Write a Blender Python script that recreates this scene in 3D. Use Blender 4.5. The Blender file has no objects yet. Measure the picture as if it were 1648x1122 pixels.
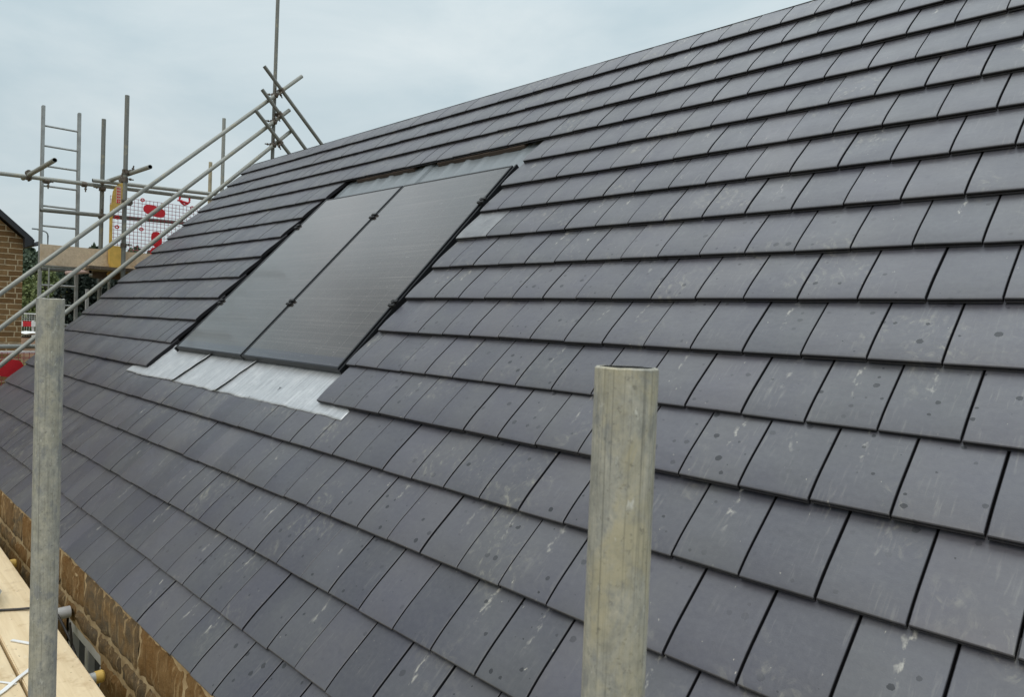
import bpy, bmesh, math, random
from mathutils import Vector, Matrix, Euler, noise
rng = random.Random(7)
scene = bpy.context.scene
col = scene.collection

# ------------------------------------------------------------------ camera
CAM = Vector((0.65438, -2.34161, -0.12800))
ROWS = ((0.70173833, 0.71128197, 0.04051275),
        (0.05110098, 0.00646643, -0.99867256),
        (-0.71059975, 0.70287705, -0.03180947))      # right, down, forward in world axes
cd = bpy.data.cameras.new("camera")
cam = bpy.data.objects.new("camera", cd)
col.objects.link(cam)
r_, d_, f_ = (Vector(v) for v in ROWS)
M = Matrix((r_, -d_, -f_)).transposed().to_4x4()
M.translation = CAM
cam.matrix_world = M
cd.sensor_width = 36.0
cd.lens = 25.288
cd.clip_start = 0.05
cd.clip_end = 4000
cd.dof.use_dof = True
cd.dof.focus_distance = 4.2
cd.dof.aperture_fstop = 20.0
scene.camera = cam

# ------------------------------------------------------------------ sky, sun, exposure
SUN_EL, SUN_AZ = math.radians(52), math.radians(162)
w = bpy.data.worlds.new("World")
scene.world = w
w.use_nodes = True
nt = w.node_tree
nt.nodes.clear()
N, L = nt.nodes.new, nt.links.new
out = N('ShaderNodeOutputWorld')
bg = N('ShaderNodeBackground')
bg.inputs['Strength'].default_value = 0.1
L(bg.outputs[0], out.inputs[0])
sky = N('ShaderNodeTexSky')
sky.sky_type = 'NISHITA'
sky.sun_disc = False
sky.sun_elevation = SUN_EL
sky.sun_rotation = SUN_AZ
sky.air_density = 1.0
sky.dust_density = 3.0
tc = N('ShaderNodeTexCoord')
sep = N('ShaderNodeSeparateXYZ')
L(tc.outputs['Generated'], sep.inputs[0])
ramp = N('ShaderNodeValToRGB')            # overcast: brighter towards the zenith
ramp.color_ramp.interpolation = 'EASE'
els = ramp.color_ramp.elements
els[0].position = 0.0
els[0].color = (0.58, 0.58, 0.58, 1)
els[1].position = 1.0
els[1].color = (2.0, 2.0, 2.0, 1)
for p_, v_ in ((0.16, 0.70), (0.36, 0.765), (0.60, 0.97)):
    e_ = els.new(p_)
    e_.color = (v_, v_, v_, 1)
L(sep.outputs['Z'], ramp.inputs[0])
mp = N('ShaderNodeMapping')
mp.inputs['Scale'].default_value = (1.0, 1.0, 3.0)
L(tc.outputs['Generated'], mp.inputs[0])
n1 = N('ShaderNodeTexNoise')
n1.inputs['Scale'].default_value = 2.6
n1.inputs['Detail'].default_value = 7.0
n1.inputs['Roughness'].default_value = 0.55
n1.inputs['Distortion'].default_value = 0.4
L(mp.outputs[0], n1.inputs['Vector'])
cr = N('ShaderNodeValToRGB')
cr.color_ramp.elements[0].position = 0.33
cr.color_ramp.elements[0].color = (0.725, 0.885, 0.955, 1)
cr.color_ramp.elements[1].position = 0.68
cr.color_ramp.elements[1].color = (0.99, 1.10, 1.13, 1)
L(n1.outputs['Fac'], cr.inputs[0])
mul = N('ShaderNodeMix')
mul.data_type = 'RGBA'
mul.blend_type = 'MULTIPLY'
mul.inputs['Factor'].default_value = 1.0
L(ramp.outputs[0], mul.inputs['A'])
L(cr.outputs[0], mul.inputs['B'])
# heavier cloud bellies higher up
n2 = N('ShaderNodeTexNoise')
n2.inputs['Scale'].default_value = 5.5
n2.inputs['Detail'].default_value = 4.0
n2.inputs['Roughness'].default_value = 0.5
n2.inputs['Distortion'].default_value = 0.3
L(tc.outputs['Generated'], n2.inputs['Vector'])
cr2 = N('ShaderNodeValToRGB')
cr2.color_ramp.elements[0].position = 0.36
cr2.color_ramp.elements[0].color = (0.74, 0.69, 0.68, 1)
cr2.color_ramp.elements[1].position = 0.56
cr2.color_ramp.elements[1].color = (1.12, 1.06, 1.06, 1)
L(n2.outputs['Fac'], cr2.inputs[0])
hm = N('ShaderNodeMapRange')
hm.inputs['From Min'].default_value = 0.40
hm.inputs['From Max'].default_value = 0.50
L(sep.outputs['Z'], hm.inputs['Value'])
mul2 = N('ShaderNodeMix')
mul2.data_type = 'RGBA'
mul2.blend_type = 'MULTIPLY'
L(hm.outputs['Result'], mul2.inputs['Factor'])
L(mul.outputs['Result'], mul2.inputs['A'])
L(cr2.outputs[0], mul2.inputs['B'])
# added: unseen upper sky dimmed southward, brightened northward, to shape the roof's reflections
sb = N('ShaderNodeMapRange')
sb.interpolation_type = 'SMOOTHSTEP'
sb.inputs['From Min'].default_value = -0.34
sb.inputs['From Max'].default_value = 0.26
sb.inputs['To Min'].default_value = 0.60
sb.inputs['To Max'].default_value = 1.20
L(sep.outputs['Y'], sb.inputs['Value'])
sky_grade = N('ShaderNodeVectorMath')
sky_grade.operation = 'SCALE'
L(mul2.outputs['Result'], sky_grade.inputs[0])
L(sb.outputs['Result'], sky_grade.inputs['Scale'])
mul3 = N('ShaderNodeMix')
mul3.data_type = 'RGBA'
L(hm.outputs['Result'], mul3.inputs['Factor'])
L(mul2.outputs['Result'], mul3.inputs['A'])
L(sky_grade.outputs[0], mul3.inputs['B'])
sc10 = N('ShaderNodeVectorMath')
sc10.operation = 'SCALE'
sc10.inputs['Scale'].default_value = 10.0
L(mul3.outputs['Result'], sc10.inputs[0])
mx = N('ShaderNodeMix')
mx.data_type = 'RGBA'
mx.inputs['Factor'].default_value = 0.93
L(sky.outputs[0], mx.inputs['A'])
L(sc10.outputs[0], mx.inputs['B'])
L(mx.outputs['Result'], bg.inputs['Color'])

sd = bpy.data.lights.new("sun", 'SUN')
sd.energy = 1.1
sd.angle = math.radians(25)
sd.color = (1.0, 0.95, 0.88)
so = bpy.data.objects.new("sun", sd)
col.objects.link(so)
# sun direction consistent with the sky's rotation (clockwise from +Y)
sdir = Vector((math.sin(SUN_AZ) * math.cos(SUN_EL), math.cos(SUN_AZ) * math.cos(SUN_EL), math.sin(SUN_EL)))
so.rotation_euler = sdir.to_track_quat('Z', 'Y').to_euler()

scene.view_settings.view_transform = 'Standard'
scene.view_settings.look = 'None'
scene.view_settings.exposure = 0.0
scene.view_settings.gamma = 1.0
scene.view_settings.use_curve_mapping = False


# ------------------------------------------------------------------ helpers
def tag(o, label=None, cat=None, group=None, kind=None):
    if label: o['label'] = label
    if cat: o['category'] = cat
    if group: o['group'] = group
    if kind: o['kind'] = kind
    return o


def empty(name, loc, label, cat, group=None):
    o = bpy.data.objects.new(name, None)
    o.empty_display_size = 0.2
    o.location = loc
    col.objects.link(o)
    return tag(o, label, cat, group)


def origin_of(o):
    v = Vector((0, 0, 0))
    while o is not None:
        v += o.location
        o = o.parent
    return v


def link(name, me, mats, parent=None, loc=None, rot=None):
    """link a mesh as one object; loc is a world position (thing roots are never rotated)"""
    o = bpy.data.objects.new(name, me)
    if not isinstance(mats, (list, tuple)):
        mats = [mats]
    if not me.materials:
        for m in mats:
            me.materials.append(m)
    col.objects.link(o)
    base = Vector((0, 0, 0))
    if parent is not None:
        o.parent = parent
        base = origin_of(parent)
        if parent.rotation_mode == 'QUATERNION' or parent.rotation_euler != Euler((0, 0, 0)):
            # sub-part of a rotated part: keep the world placement
            bpy.context.view_layer.update()
            mw = Matrix.Translation(loc if loc is not None else Vector((0, 0, 0)))
            if rot is not None:
                mw = mw @ rot.to_matrix().to_4x4()
            o.matrix_basis = parent.matrix_world.inverted() @ mw
            return o
    o.location = (Vector(loc) if loc is not None else Vector((0, 0, 0))) - base
    if rot is not None:
        o.rotation_euler = rot.to_euler() if hasattr(rot, 'to_euler') else rot
    return o


def bm_mesh(bm, name, smooth=None):
    me = bpy.data.meshes.new(name)
    bm.to_mesh(me)
    bm.free()
    if smooth is not None:
        me.polygons.foreach_set('use_smooth', [True] * len(me.polygons))
        me.set_sharp_from_angle(angle=math.radians(smooth))
    return me


def pydata(name, v, f, smooth=None):
    me = bpy.data.meshes.new(name)
    me.from_pydata(v, [], f)
    if smooth is not None:
        me.polygons.foreach_set('use_smooth', [True] * len(me.polygons))
        me.set_sharp_from_angle(angle=math.radians(smooth))
    return me


def add_box(bm, lo, hi, bevel=0.0, mat=0):
    lo, hi = Vector(lo), Vector(hi)
    r = bmesh.ops.create_cube(bm, size=1.0)
    vs = r['verts']
    for v in vs:
        v.co = Vector((lo[i] + (v.co[i] + 0.5) * (hi[i] - lo[i]) for i in range(3)))
    fs = set(f for v in vs for f in v.link_faces)
    for f in fs:
        f.material_index = mat
    if bevel > 0:
        es = list(set(e for v in vs for e in v.link_edges))
        bmesh.ops.bevel(bm, geom=es, offset=bevel, segments=2, affect='EDGES', clamp_overlap=True)


def add_cyl(bm, a, b, r, seg=12, r2=None, cap=True, mat=0):
    a, b = Vector(a), Vector(b)
    q = (b - a).to_track_quat('Z', 'Y')
    r2 = r if r2 is None else r2
    ra, rb = [], []
    for i in range(seg):
        an = 2 * math.pi * i / seg
        c = Vector((math.cos(an), math.sin(an), 0))
        ra.append(bm.verts.new(a + q @ (c * r)))
        rb.append(bm.verts.new(b + q @ (c * r2)))
    for i in range(seg):
        j = (i + 1) % seg
        f = bm.faces.new((ra[i], ra[j], rb[j], rb[i]))
        f.material_index = mat
    if cap:
        f = bm.faces.new(ra[::-1]); f.material_index = mat
        f = bm.faces.new(rb); f.material_index = mat


def add_path(bm, pts, r, seg=8):
    pts = [Vector(p) for p in pts]
    rings = []
    for i, p in enumerate(pts):
        t = (pts[min(i + 1, len(pts) - 1)] - pts[max(i - 1, 0)]).normalized()
        q = t.to_track_quat('Z', 'Y')
        rings.append([bm.verts.new(p + q @ Vector((r * math.cos(2 * math.pi * k / seg), r * math.sin(2 * math.pi * k / seg), 0))) for k in range(seg)])
    for a, b in zip(rings, rings[1:]):
        for k in range(seg):
            j = (k + 1) % seg
            try:
                bm.faces.new((a[k], a[j], b[j], b[k]))
            except ValueError:
                pass
    bm.faces.new(rings[0][::-1]); bm.faces.new(rings[-1])


def spline(pts, n=10):
    pts = [Vector(p) for p in pts]
    P = [pts[0] * 2 - pts[1]] + pts + [pts[-1] * 2 - pts[-2]]
    o = []
    for i in range(1, len(P) - 2):
        for k in range(n):
            t = k / n
            a, b, c, d = P[i - 1], P[i], P[i + 1], P[i + 2]
            o.append(0.5 * ((2 * b) + (c - a) * t + (2 * a - 5 * b + 4 * c - d) * t * t + (3 * b - a - 3 * c + d) * t ** 3))
    o.append(pts[-1])
    return o


# ------------------------------------------------------------------ materials
class NB:
    """tiny node builder"""
    def __init__(s, name):
        s.m = bpy.data.materials.new(name)
        s.m.use_nodes = True
        s.nt = s.m.node_tree
        s.b = s.nt.nodes['Principled BSDF']

    def n(s, t, **kw):
        o = s.nt.nodes.new('ShaderNode' + t)
        for k, v in kw.items():
            if k in o.inputs.keys():
                o.inputs[k].default_value = v
            else:
                setattr(o, k, v)
        return o

    def l(s, a, b):
        s.nt.links.new(a, b)

    def coord(s, kind='Object', scale=(1, 1, 1), uv=None):
        if uv:
            t = s.n('UVMap', uv_map=uv)
            o = t.outputs[0]
        else:
            t = s.n('TexCoord')
            o = t.outputs[kind]
        m = s.n('Mapping')
        m.inputs['Scale'].default_value = scale
        s.l(o, m.inputs[0])
        return m.outputs[0]

    def noise(s, vec, scale, detail=4, rough=0.55, dist=0.0):
        n = s.n('TexNoise', Scale=scale, Detail=detail, Roughness=rough, Distortion=dist)
        s.l(vec, n.inputs['Vector'])
        return n.outputs['Fac']

    def ramp(s, fac, *stops):
        r = s.n('ValToRGB')
        e = r.color_ramp.elements
        while len(e) < len(stops):
            e.new(0.5)
        for i, (p, c) in enumerate(stops):
            e[i].position = p
            e[i].color = (c, c, c, 1) if not hasattr(c, '__len__') else (*c, 1)
        s.l(fac, r.inputs[0])
        return r.outputs[0]

    def math(s, op, a, b=None, clamp=False):
        m = s.n('Math', operation=op, use_clamp=clamp)
        for i, v in enumerate((a, b)):
            if v is None: continue
            if isinstance(v, (int, float)): m.inputs[i].default_value = v
            else: s.l(v, m.inputs[i])
        return m.outputs[0]

    def mix(s, fac, a, b, blend='MIX'):
        m = s.n('Mix', data_type='RGBA', blend_type=blend)
        for k, v in (('Factor', fac), ('A', a), ('B', b)):
            if isinstance(v, (int, float)): 
                m.inputs[k].default_value = v if k == 'Factor' else (v, v, v, 1)
            elif isinstance(v, tuple): m.inputs[k].default_value = (*v, 1)
            else: s.l(v, m.inputs[k])
        return m.outputs['Result']

    def bump(s, h, strength=0.3, dist=0.01):
        b = s.n('Bump', Strength=strength, Distance=dist)
        s.l(h, b.inputs['Height'])
        s.l(b.outputs[0], s.b.inputs['Normal'])

    def set(s, base=None, rough=None, metal=None, spec=None):
        for k, v in (('Base Color', base), ('Roughness', rough), ('Metallic', metal), ('Specular IOR Level', spec)):
            if v is None: continue
            if isinstance(v, tuple): s.b.inputs[k].default_value = (*v, 1)
            elif isinstance(v, (int, float)): s.b.inputs[k].default_value = v
            else: s.l(v, s.b.inputs[k])
        return s.m


def simple(name, base, rough=0.6, metal=0.0, var=0.25, scale=6.0):
    s = NB(name)
    f = s.noise(s.coord(), scale, 5)
    c = s.mix(s.ramp(f, (0.3, 0.0), (0.7, 1.0)), tuple(b * (1 - var) for b in base), tuple(b * (1 + var) for b in base))
    return s.set(c, rough, metal)


def mat_tile():
    s = NB('grey_roof_tile')
    at = s.n('Attribute', attribute_name='tilernd')
    sepr = s.n('SeparateColor')
    s.l(at.outputs['Color'], sepr.inputs[0])
    r, g, b = sepr.outputs[0], sepr.outputs[1], sepr.outputs[2]
    base = s.mix(r, (0.040, 0.040, 0.053), (0.072, 0.068, 0.081))
    base = s.mix(s.math('MULTIPLY', g, 0.30), base, (0.066, 0.076, 0.074))
    uv = s.coord(uv='metres')
    tn = s.ramp(s.noise(uv, 4.5, 3, 0.5), (0.36, 0.0), (0.64, 1.0))
    base = s.mix(s.math('MULTIPLY', tn, 0.65), base, s.mix(r, (0.039, 0.040, 0.062), (0.063, 0.063, 0.087)))
    # large soft dust
    big = s.noise(s.coord(uv='metres', scale=(1, 0.7, 1)), 3.2, 5, 0.6)
    dust = s.ramp(big, (0.42, 0.0), (0.78, 1.0))
    base = s.mix(s.math('MULTIPLY', dust, 0.30), base, (0.140, 0.143, 0.135))
    fine = s.noise(uv, 60, 6, 0.7)
    base = s.mix(s.math('MULTIPLY', s.ramp(fine, (0.35, 0.0), (0.75, 1.0)), 0.16), base, (0.19, 0.19, 0.185))
    # scuffs that run down the slope
    st = s.noise(s.coord(uv='metres', scale=(95, 9, 1)), 1.0, 4, 0.6, 0.3)
    msk = s.ramp(s.noise(uv, 7.5, 3, 0.5), (0.45, 0.0), (0.62, 1.0))
    far = s.ramp(s.noise(uv, 0.9, 2, 0.5), (0.38, 0.25), (0.62, 1.0))
    su = s.n('SeparateXYZ')
    s.l(uv, su.inputs[0])
    worn = s.n('MapRange')                      # the far end was walked over more
    worn.inputs['From Min'].default_value = -4.2
    worn.inputs['From Max'].default_value = -5.4
    worn.inputs['To Min'].default_value = 1.0
    worn.inputs['To Max'].default_value = 1.9
    s.l(su.outputs[0], worn.inputs['Value'])
    far = s.math('MULTIPLY', far, worn.outputs['Result'])
    sc = s.math('MULTIPLY', s.math('MULTIPLY', s.ramp(st, (0.54, 0.0), (0.78, 1.0)), msk), far)
    base = s.mix(s.math('MULTIPLY', sc, 0.48), base, (0.29, 0.28, 0.25))
    # smudged boot marks, pale buff
    sm = s.noise(s.coord(uv='metres', scale=(17, 12, 1)), 1.0, 6, 0.72, 1.6)
    sm2 = s.ramp(s.noise(uv, 2.7, 2, 0.5), (0.53, 0.0), (0.66, 1.0))
    wv = s.n('TexWave', wave_type='BANDS', bands_direction='DIAGONAL')
    wv.inputs['Scale'].default_value = 14.0
    wv.inputs['Distortion'].default_value = 5.0
    wv.inputs['Detail'].default_value = 2.0
    wv.inputs['Detail Scale'].default_value = 1.5
    s.l(uv, wv.inputs['Vector'])
    tread = s.math('ADD', 0.45, s.math('MULTIPLY', s.ramp(wv.outputs['Fac'], (0.35, 0.0), (0.65, 1.0)), 0.75))
    smm = s.math('MULTIPLY', s.math('MULTIPLY', s.ramp(sm, (0.50, 0.0), (0.68, 1.0)), sm2), tread)
    base = s.mix(s.math('MULTIPLY', smm, 0.62), base, (0.255, 0.245, 0.20))
    # pale drips under the joints of the course above
    lo = s.n('UVMap', uv_map='local')
    sl = s.n('SeparateXYZ')
    s.l(lo.outputs[0], sl.inputs[0])
    wob = s.math('MULTIPLY', s.math('SUBTRACT', s.noise(uv, 22, 3), 0.5), 0.30)
    du = s.math('ABSOLUTE', s.math('SUBTRACT', s.math('ADD', sl.outputs[0], wob), s.math('ADD', 0.42, s.math('MULTIPLY', b, 0.16))))
    line = s.ramp(du, (0.0, 1.0), (0.055, 0.0))
    vv = s.math('MULTIPLY', s.ramp(sl.outputs[1], (0.40, 0.0), (0.62, 1.0)), s.ramp(s.noise(s.coord(uv='metres', scale=(60, 30, 1)), 1.0, 3), (0.50, 0.0), (0.60, 1.0)))
    base = s.mix(s.math('MULTIPLY', s.math('MULTIPLY', line, vv), s.math('MULTIPLY', s.ramp(g, (0.55, 0.0), (0.9, 1.0)), 0.75)), base, (0.45, 0.43, 0.37))
    # a few short cream dabs
    dab = s.ramp(s.noise(s.coord(uv='metres', scale=(70, 34, 1)), 1.0, 3, 0.6), (0.70, 0.0), (0.745, 1.0))
    dmk = s.ramp(s.noise(uv, 5.5, 2), (0.46, 0.0), (0.56, 1.0))
    base = s.mix(s.math('MULTIPLY', s.math('MULTIPLY', dab, dmk), 0.85), base, (0.46, 0.43, 0.36))
    pale = s.math('MULTIPLY', s.math('SUBTRACT', g, 1.0, True), s.ramp(s.noise(uv, 11, 5, 0.65), (0.30, 0.35), (0.62, 1.0)))
    base = s.mix(pale, base, (0.25, 0.26, 0.27))
    # dark rain spots
    vo = s.n('TexVoronoi', voronoi_dimensions='2D', Scale=24.0, Randomness=1.0)
    dn = s.n('TexNoise', Scale=160.0, Detail=2.0)
    s.l(uv, dn.inputs['Vector'])
    addv = s.n('VectorMath', operation='MULTIPLY_ADD')
    s.l(dn.outputs['Color'], addv.inputs[0])
    addv.inputs[1].default_value = (0.006, 0.006, 0)
    s.l(uv, addv.inputs[2])
    s.l(addv.outputs[0], vo.inputs['Vector'])
    sv = s.n('SeparateColor')
    s.l(vo.outputs['Color'], sv.inputs[0])
    rad = s.math('MULTIPLY', s.math('POWER', sv.outputs[1], 3.0), 0.26)
    spot = s.math('MULTIPLY', s.math('LESS_THAN', vo.outputs['Distance'], rad), s.math('GREATER_THAN', sv.outputs[0], 0.58))
    spot = s.math('MULTIPLY', spot, s.ramp(s.noise(uv, 1.6, 3, 0.6), (0.42, 0.15), (0.55, 1.0)))
    wet = s.n('MapRange')                       # the shower only reached the near part of the slope
    wet.inputs['From Min'].default_value = -3.4
    wet.inputs['From Max'].default_value = -1.4
    wet.inputs['To Min'].default_value = 0.12
    s.l(su.outputs[0], wet.inputs['Value'])
    wet2 = s.n('MapRange')
    wet2.inputs['From Min'].default_value = 0.9
    wet2.inputs['From Max'].default_value = 0.0
    wet2.inputs['To Min'].default_value = 0.1
    s.l(su.outputs[1], wet2.inputs['Value'])
    spot = s.math('MULTIPLY', s.math('MULTIPLY', spot, wet.outputs['Result']), wet2.outputs['Result'])
    base = s.mix(s.math('MULTIPLY', spot, 0.9), base, (0.022, 0.024, 0.028))
    base = s.mix(at.outputs['Alpha'], base, (0.021, 0.021, 0.024))     # shade of noses, sides and joints painted near-black on the edges
    rough = s.math('ADD', s.math('ADD', 0.30, s.math('MULTIPLY', s.noise(uv, 9, 4), 0.20)), s.math('MULTIPLY', at.outputs['Alpha'], 0.35))
    s.l(s.math('SUBTRACT', 0.5, s.math('MAXIMUM', s.math('MULTIPLY', at.outputs['Alpha'], 0.42), s.math('MULTIPLY', spot, 0.22))), s.b.inputs['Specular IOR Level'])
    s.bump(s.math('ADD', s.noise(uv, 240, 3), s.math('MULTIPLY', s.noise(s.coord(uv='metres', scale=(9, 16, 1)), 1.0, 2), 6.0)), 0.16, 0.002)
    s.b.inputs['IOR'].default_value = 1.80
    return s.set(base, rough, 0.0)


def mat_tube(name, near=False, tone=(0.30, 0.30, 0.275), yel=1.0):
    s = NB(name)
    v = s.coord('Object')
    if near:
        st = s.noise(s.coord('Object', scale=(70, 70, 48)), 1.0, 8, 0.72)
        big = s.noise(s.coord('Object', scale=(26, 26, 14)), 1.0, 6, 0.7, 0.6)
        sp = s.noise(v, 260, 4, 0.7)
        base = s.mix(s.ramp(st, (0.34, 0.0), (0.66, 1.0)), (0.27, 0.275, 0.255), (0.53, 0.515, 0.445))
        base = s.mix(s.math('MULTIPLY', s.ramp(big, (0.46, 0.0), (0.62, 1.0)), 0.62 * yel), base, (0.53, 0.475, 0.31))
        cool = s.ramp(s.noise(s.coord('Object', scale=(40, 40, 24)), 1.0, 5, 0.65), (0.52, 0.0), (0.64, 1.0))
        base = s.mix(s.math('MULTIPLY', cool, 0.75), base, (0.24, 0.255, 0.265))
        stri = s.noise(s.coord('Object', scale=(420, 420, 5)), 1.0, 4, 0.6)
        base = s.mix(s.math('MULTIPLY', s.ramp(stri, (0.52, 0.0), (0.70, 1.0)), 0.55), base, (0.13, 0.13, 0.115))
        dk = s.ramp(s.noise(v, 150, 6, 0.75), (0.57, 0.0), (0.66, 1.0))
        base = s.mix(s.math('MULTIPLY', dk, 0.55), base, (0.13, 0.13, 0.115))
        wh = s.noise(s.coord('Object', scale=(150, 150, 60)), 1.0, 4, 0.6)
        base = s.mix(s.math('MULTIPLY', s.ramp(wh, (0.66, 0.0), (0.72, 1.0)), 0.75), base, (0.66, 0.66, 0.62))
        s.bump(s.math('ADD', st, sp), 0.25, 0.0012)
        return s.set(base, 0.62, 0.12, 0.4)
    st = s.noise(s.coord('Object', scale=(40, 40, 2.5)), 1.0, 5, 0.65)
    sp = s.noise(v, 14, 4, 0.6)
    base = s.mix(s.ramp(st, (0.3, 0.0), (0.7, 1.0)), tuple(c * 0.72 for c in tone), tuple(c * 1.25 for c in tone))
    base = s.mix(s.math('MULTIPLY', s.ramp(sp, (0.56, 0.0), (0.7, 1.0)), 0.55), base, (0.40, 0.36, 0.24))
    return s.set(base, 0.55, 0.2, 0.5)


def mat_lead():
    s = NB('new_lead_sheet')
    st = s.noise(s.coord(uv='metres', scale=(60, 5, 1)), 1.0, 5, 0.65, 0.3)
    bl = s.noise(s.coord(uv='metres'), 9, 5, 0.6)
    base = s.mix(s.ramp(st, (0.3, 0.0), (0.72, 1.0)), (0.42, 0.44, 0.46), (0.66, 0.68, 0.69))
    base = s.mix(s.math('MULTIPLY', s.ramp(bl, (0.5, 0.0), (0.75, 1.0)), 0.5), base, (0.84, 0.85, 0.85))
    rough = s.math('ADD', 0.38, s.math('MULTIPLY', bl, 0.2))
    s.bump(s.math('ADD', s.noise(s.coord(uv='metres', scale=(16, 3, 1)), 1.0, 3), s.noise(s.coord(uv='metres'), 40, 3)), 0.35, 0.006)
    return s.set(base, rough, 0.55, 0.5)


def mat_glass():
    s = NB('solar_cell_glass')
    uv = s.n('UVMap', uv_map='metres')
    sp = s.n('SeparateXYZ')
    s.l(uv.outputs[0], sp.inputs[0])

    def lines(o, pitch, width):
        fr = s.math('FRACT', s.math('DIVIDE', o, pitch))
        return s.math('LESS_THAN', s.math('ABSOLUTE', s.math('SUBTRACT', fr, 0.5)), width / pitch / 2)
    cell = s.math('MAXIMUM', lines(sp.outputs[0], 0.1815, 0.003), lines(sp.outputs[1], 0.0945, 0.003))
    bus = lines(sp.outputs[0], 0.0182, 0.0012)
    base = s.mix(cell, (0.020, 0.018, 0.016), (0.085, 0.081, 0.076))
    edge = s.math('LESS_THAN', sp.outputs[1], 0.075)
    base = s.mix(s.math('MULTIPLY', bus, 0.8), base, (0.080, 0.074, 0.068))
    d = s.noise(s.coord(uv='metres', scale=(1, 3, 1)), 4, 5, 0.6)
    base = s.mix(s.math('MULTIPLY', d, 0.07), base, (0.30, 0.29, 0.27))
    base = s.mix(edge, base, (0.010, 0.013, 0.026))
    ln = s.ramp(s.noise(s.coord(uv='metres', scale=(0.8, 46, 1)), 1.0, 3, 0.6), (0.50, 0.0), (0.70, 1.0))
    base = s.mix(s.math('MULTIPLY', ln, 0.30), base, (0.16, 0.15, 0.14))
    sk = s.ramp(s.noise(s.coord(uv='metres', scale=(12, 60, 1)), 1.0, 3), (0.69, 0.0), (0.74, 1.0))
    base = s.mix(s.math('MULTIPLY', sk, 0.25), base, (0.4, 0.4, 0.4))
    m = s.set(base, 0.25, 0.0, 0.25)
    s.b.inputs['Coat Weight'].default_value = 0.86
    s.b.inputs['Coat Tint'].default_value = (1.0, 0.97, 0.95, 1)
    s.b.inputs['Coat Roughness'].default_value = 0.10
    s.b.inputs['Coat IOR'].default_value = 1.50
    return m


def mat_tray():
    s = NB('ribbed_tray_plastic')
    d = s.noise(s.coord(uv='metres'), 8, 4)
    base = s.mix(d, (0.165, 0.190, 0.205), (0.235, 0.26, 0.275))
    return s.set(base, 0.42, 0.0, 0.5)


def mat_stone(name, tones):
    s = NB(name)
    at = s.n('Attribute', attribute_name='tilernd')
    sepr = s.n('SeparateColor')
    s.l(at.outputs['Color'], sepr.inputs[0])
    o = s.coord('Object')
    base = s.mix(s.ramp(sepr.outputs[0], (0.45, 0.0), (0.62, 1.0)), tones[0], tones[1])
    base = s.mix(s.ramp(s.noise(o, 9, 6, 0.65, 0.8), (0.40, 0.0), (0.66, 1.0)), base, tones[2])
    st = s.noise(s.coord('Object', scale=(60, 60, 9)), 1.0, 5, 0.65, 0.5)
    base = s.mix(s.math('MULTIPLY', s.ramp(st, (0.50, 0.0), (0.68, 1.0)), 0.6), base, tuple(c * 0.35 for c in tones[0]))
    drip = s.noise(s.coord('Object', scale=(45, 45, 4)), 1.0, 4, 0.6, 0.6)
    base = s.mix(s.math('MULTIPLY', s.ramp(drip, (0.56, 0.0), (0.66, 1.0)), 0.65), base, (0.44, 0.32, 0.17))
    gr = s.noise(o, 160, 5, 0.7)
    base = s.mix(s.math('MULTIPLY', s.ramp(gr, (0.55, 0.0), (0.75, 1.0)), 0.45), base, (0.30, 0.21, 0.10))
    s.bump(s.math('ADD', s.noise(o, 45, 6, 0.7), s.math('MULTIPLY', gr, 0.4)), 0.8, 0.012)
    return s.set(base, 0.9, 0.0, 0.2)


def mat_mortar():
    s = NB('buff_mortar')
    o = s.coord('Object')
    base = s.mix(s.ramp(s.noise(o, 14, 6, 0.65), (0.35, 0.0), (0.65, 1.0)), (0.30, 0.21, 0.11), (0.50, 0.38, 0.22))
    s.bump(s.noise(o, 90, 5, 0.7), 0.6, 0.006)
    return s.set(base, 0.95, 0.0, 0.2)


def mat_wood(name, a, b, scale=1.0, marks=True):
    s = NB(name)
    g = s.noise(s.coord('Object', scale=(1.6 * scale, 34 * scale, 34 * scale)), 1.0, 6, 0.6, 0.6)
    base = s.mix(s.ramp(g, (0.3, 0.0), (0.7, 1.0)), a, b)
    bl = s.noise(s.coord('Object', scale=(2, 6, 6)), 1.0, 4, 0.6)
    base = s.mix(s.math('MULTIPLY', s.ramp(bl, (0.5, 0.0), (0.72, 1.0)), 0.35), base, tuple(c * 0.72 for c in a))
    if marks:
        o = s.coord('Object')
        sp = s.ramp(s.noise(o, 46, 4, 0.6), (0.67, 0.0), (0.71, 1.0))
        base = s.mix(s.math('MULTIPLY', sp, 0.8), base, (0.13, 0.075, 0.04))
        du = s.ramp(s.noise(o, 5, 5, 0.65), (0.56, 0.0), (0.7, 1.0))
        base = s.mix(s.math('MULTIPLY', du, 0.6), base, (0.36, 0.22, 0.10))
        pl = s.ramp(s.noise(s.coord('Object', scale=(20, 44, 1)), 1.0, 4, 0.6), (0.62, 0.0), (0.72, 1.0))
        base = s.mix(s.math('MULTIPLY', pl, 0.4), base, (0.80, 0.72, 0.56))
    s.bump(g, 0.25, 0.002)
    return s.set(base, 0.75, 0.0, 0.3)


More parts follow.
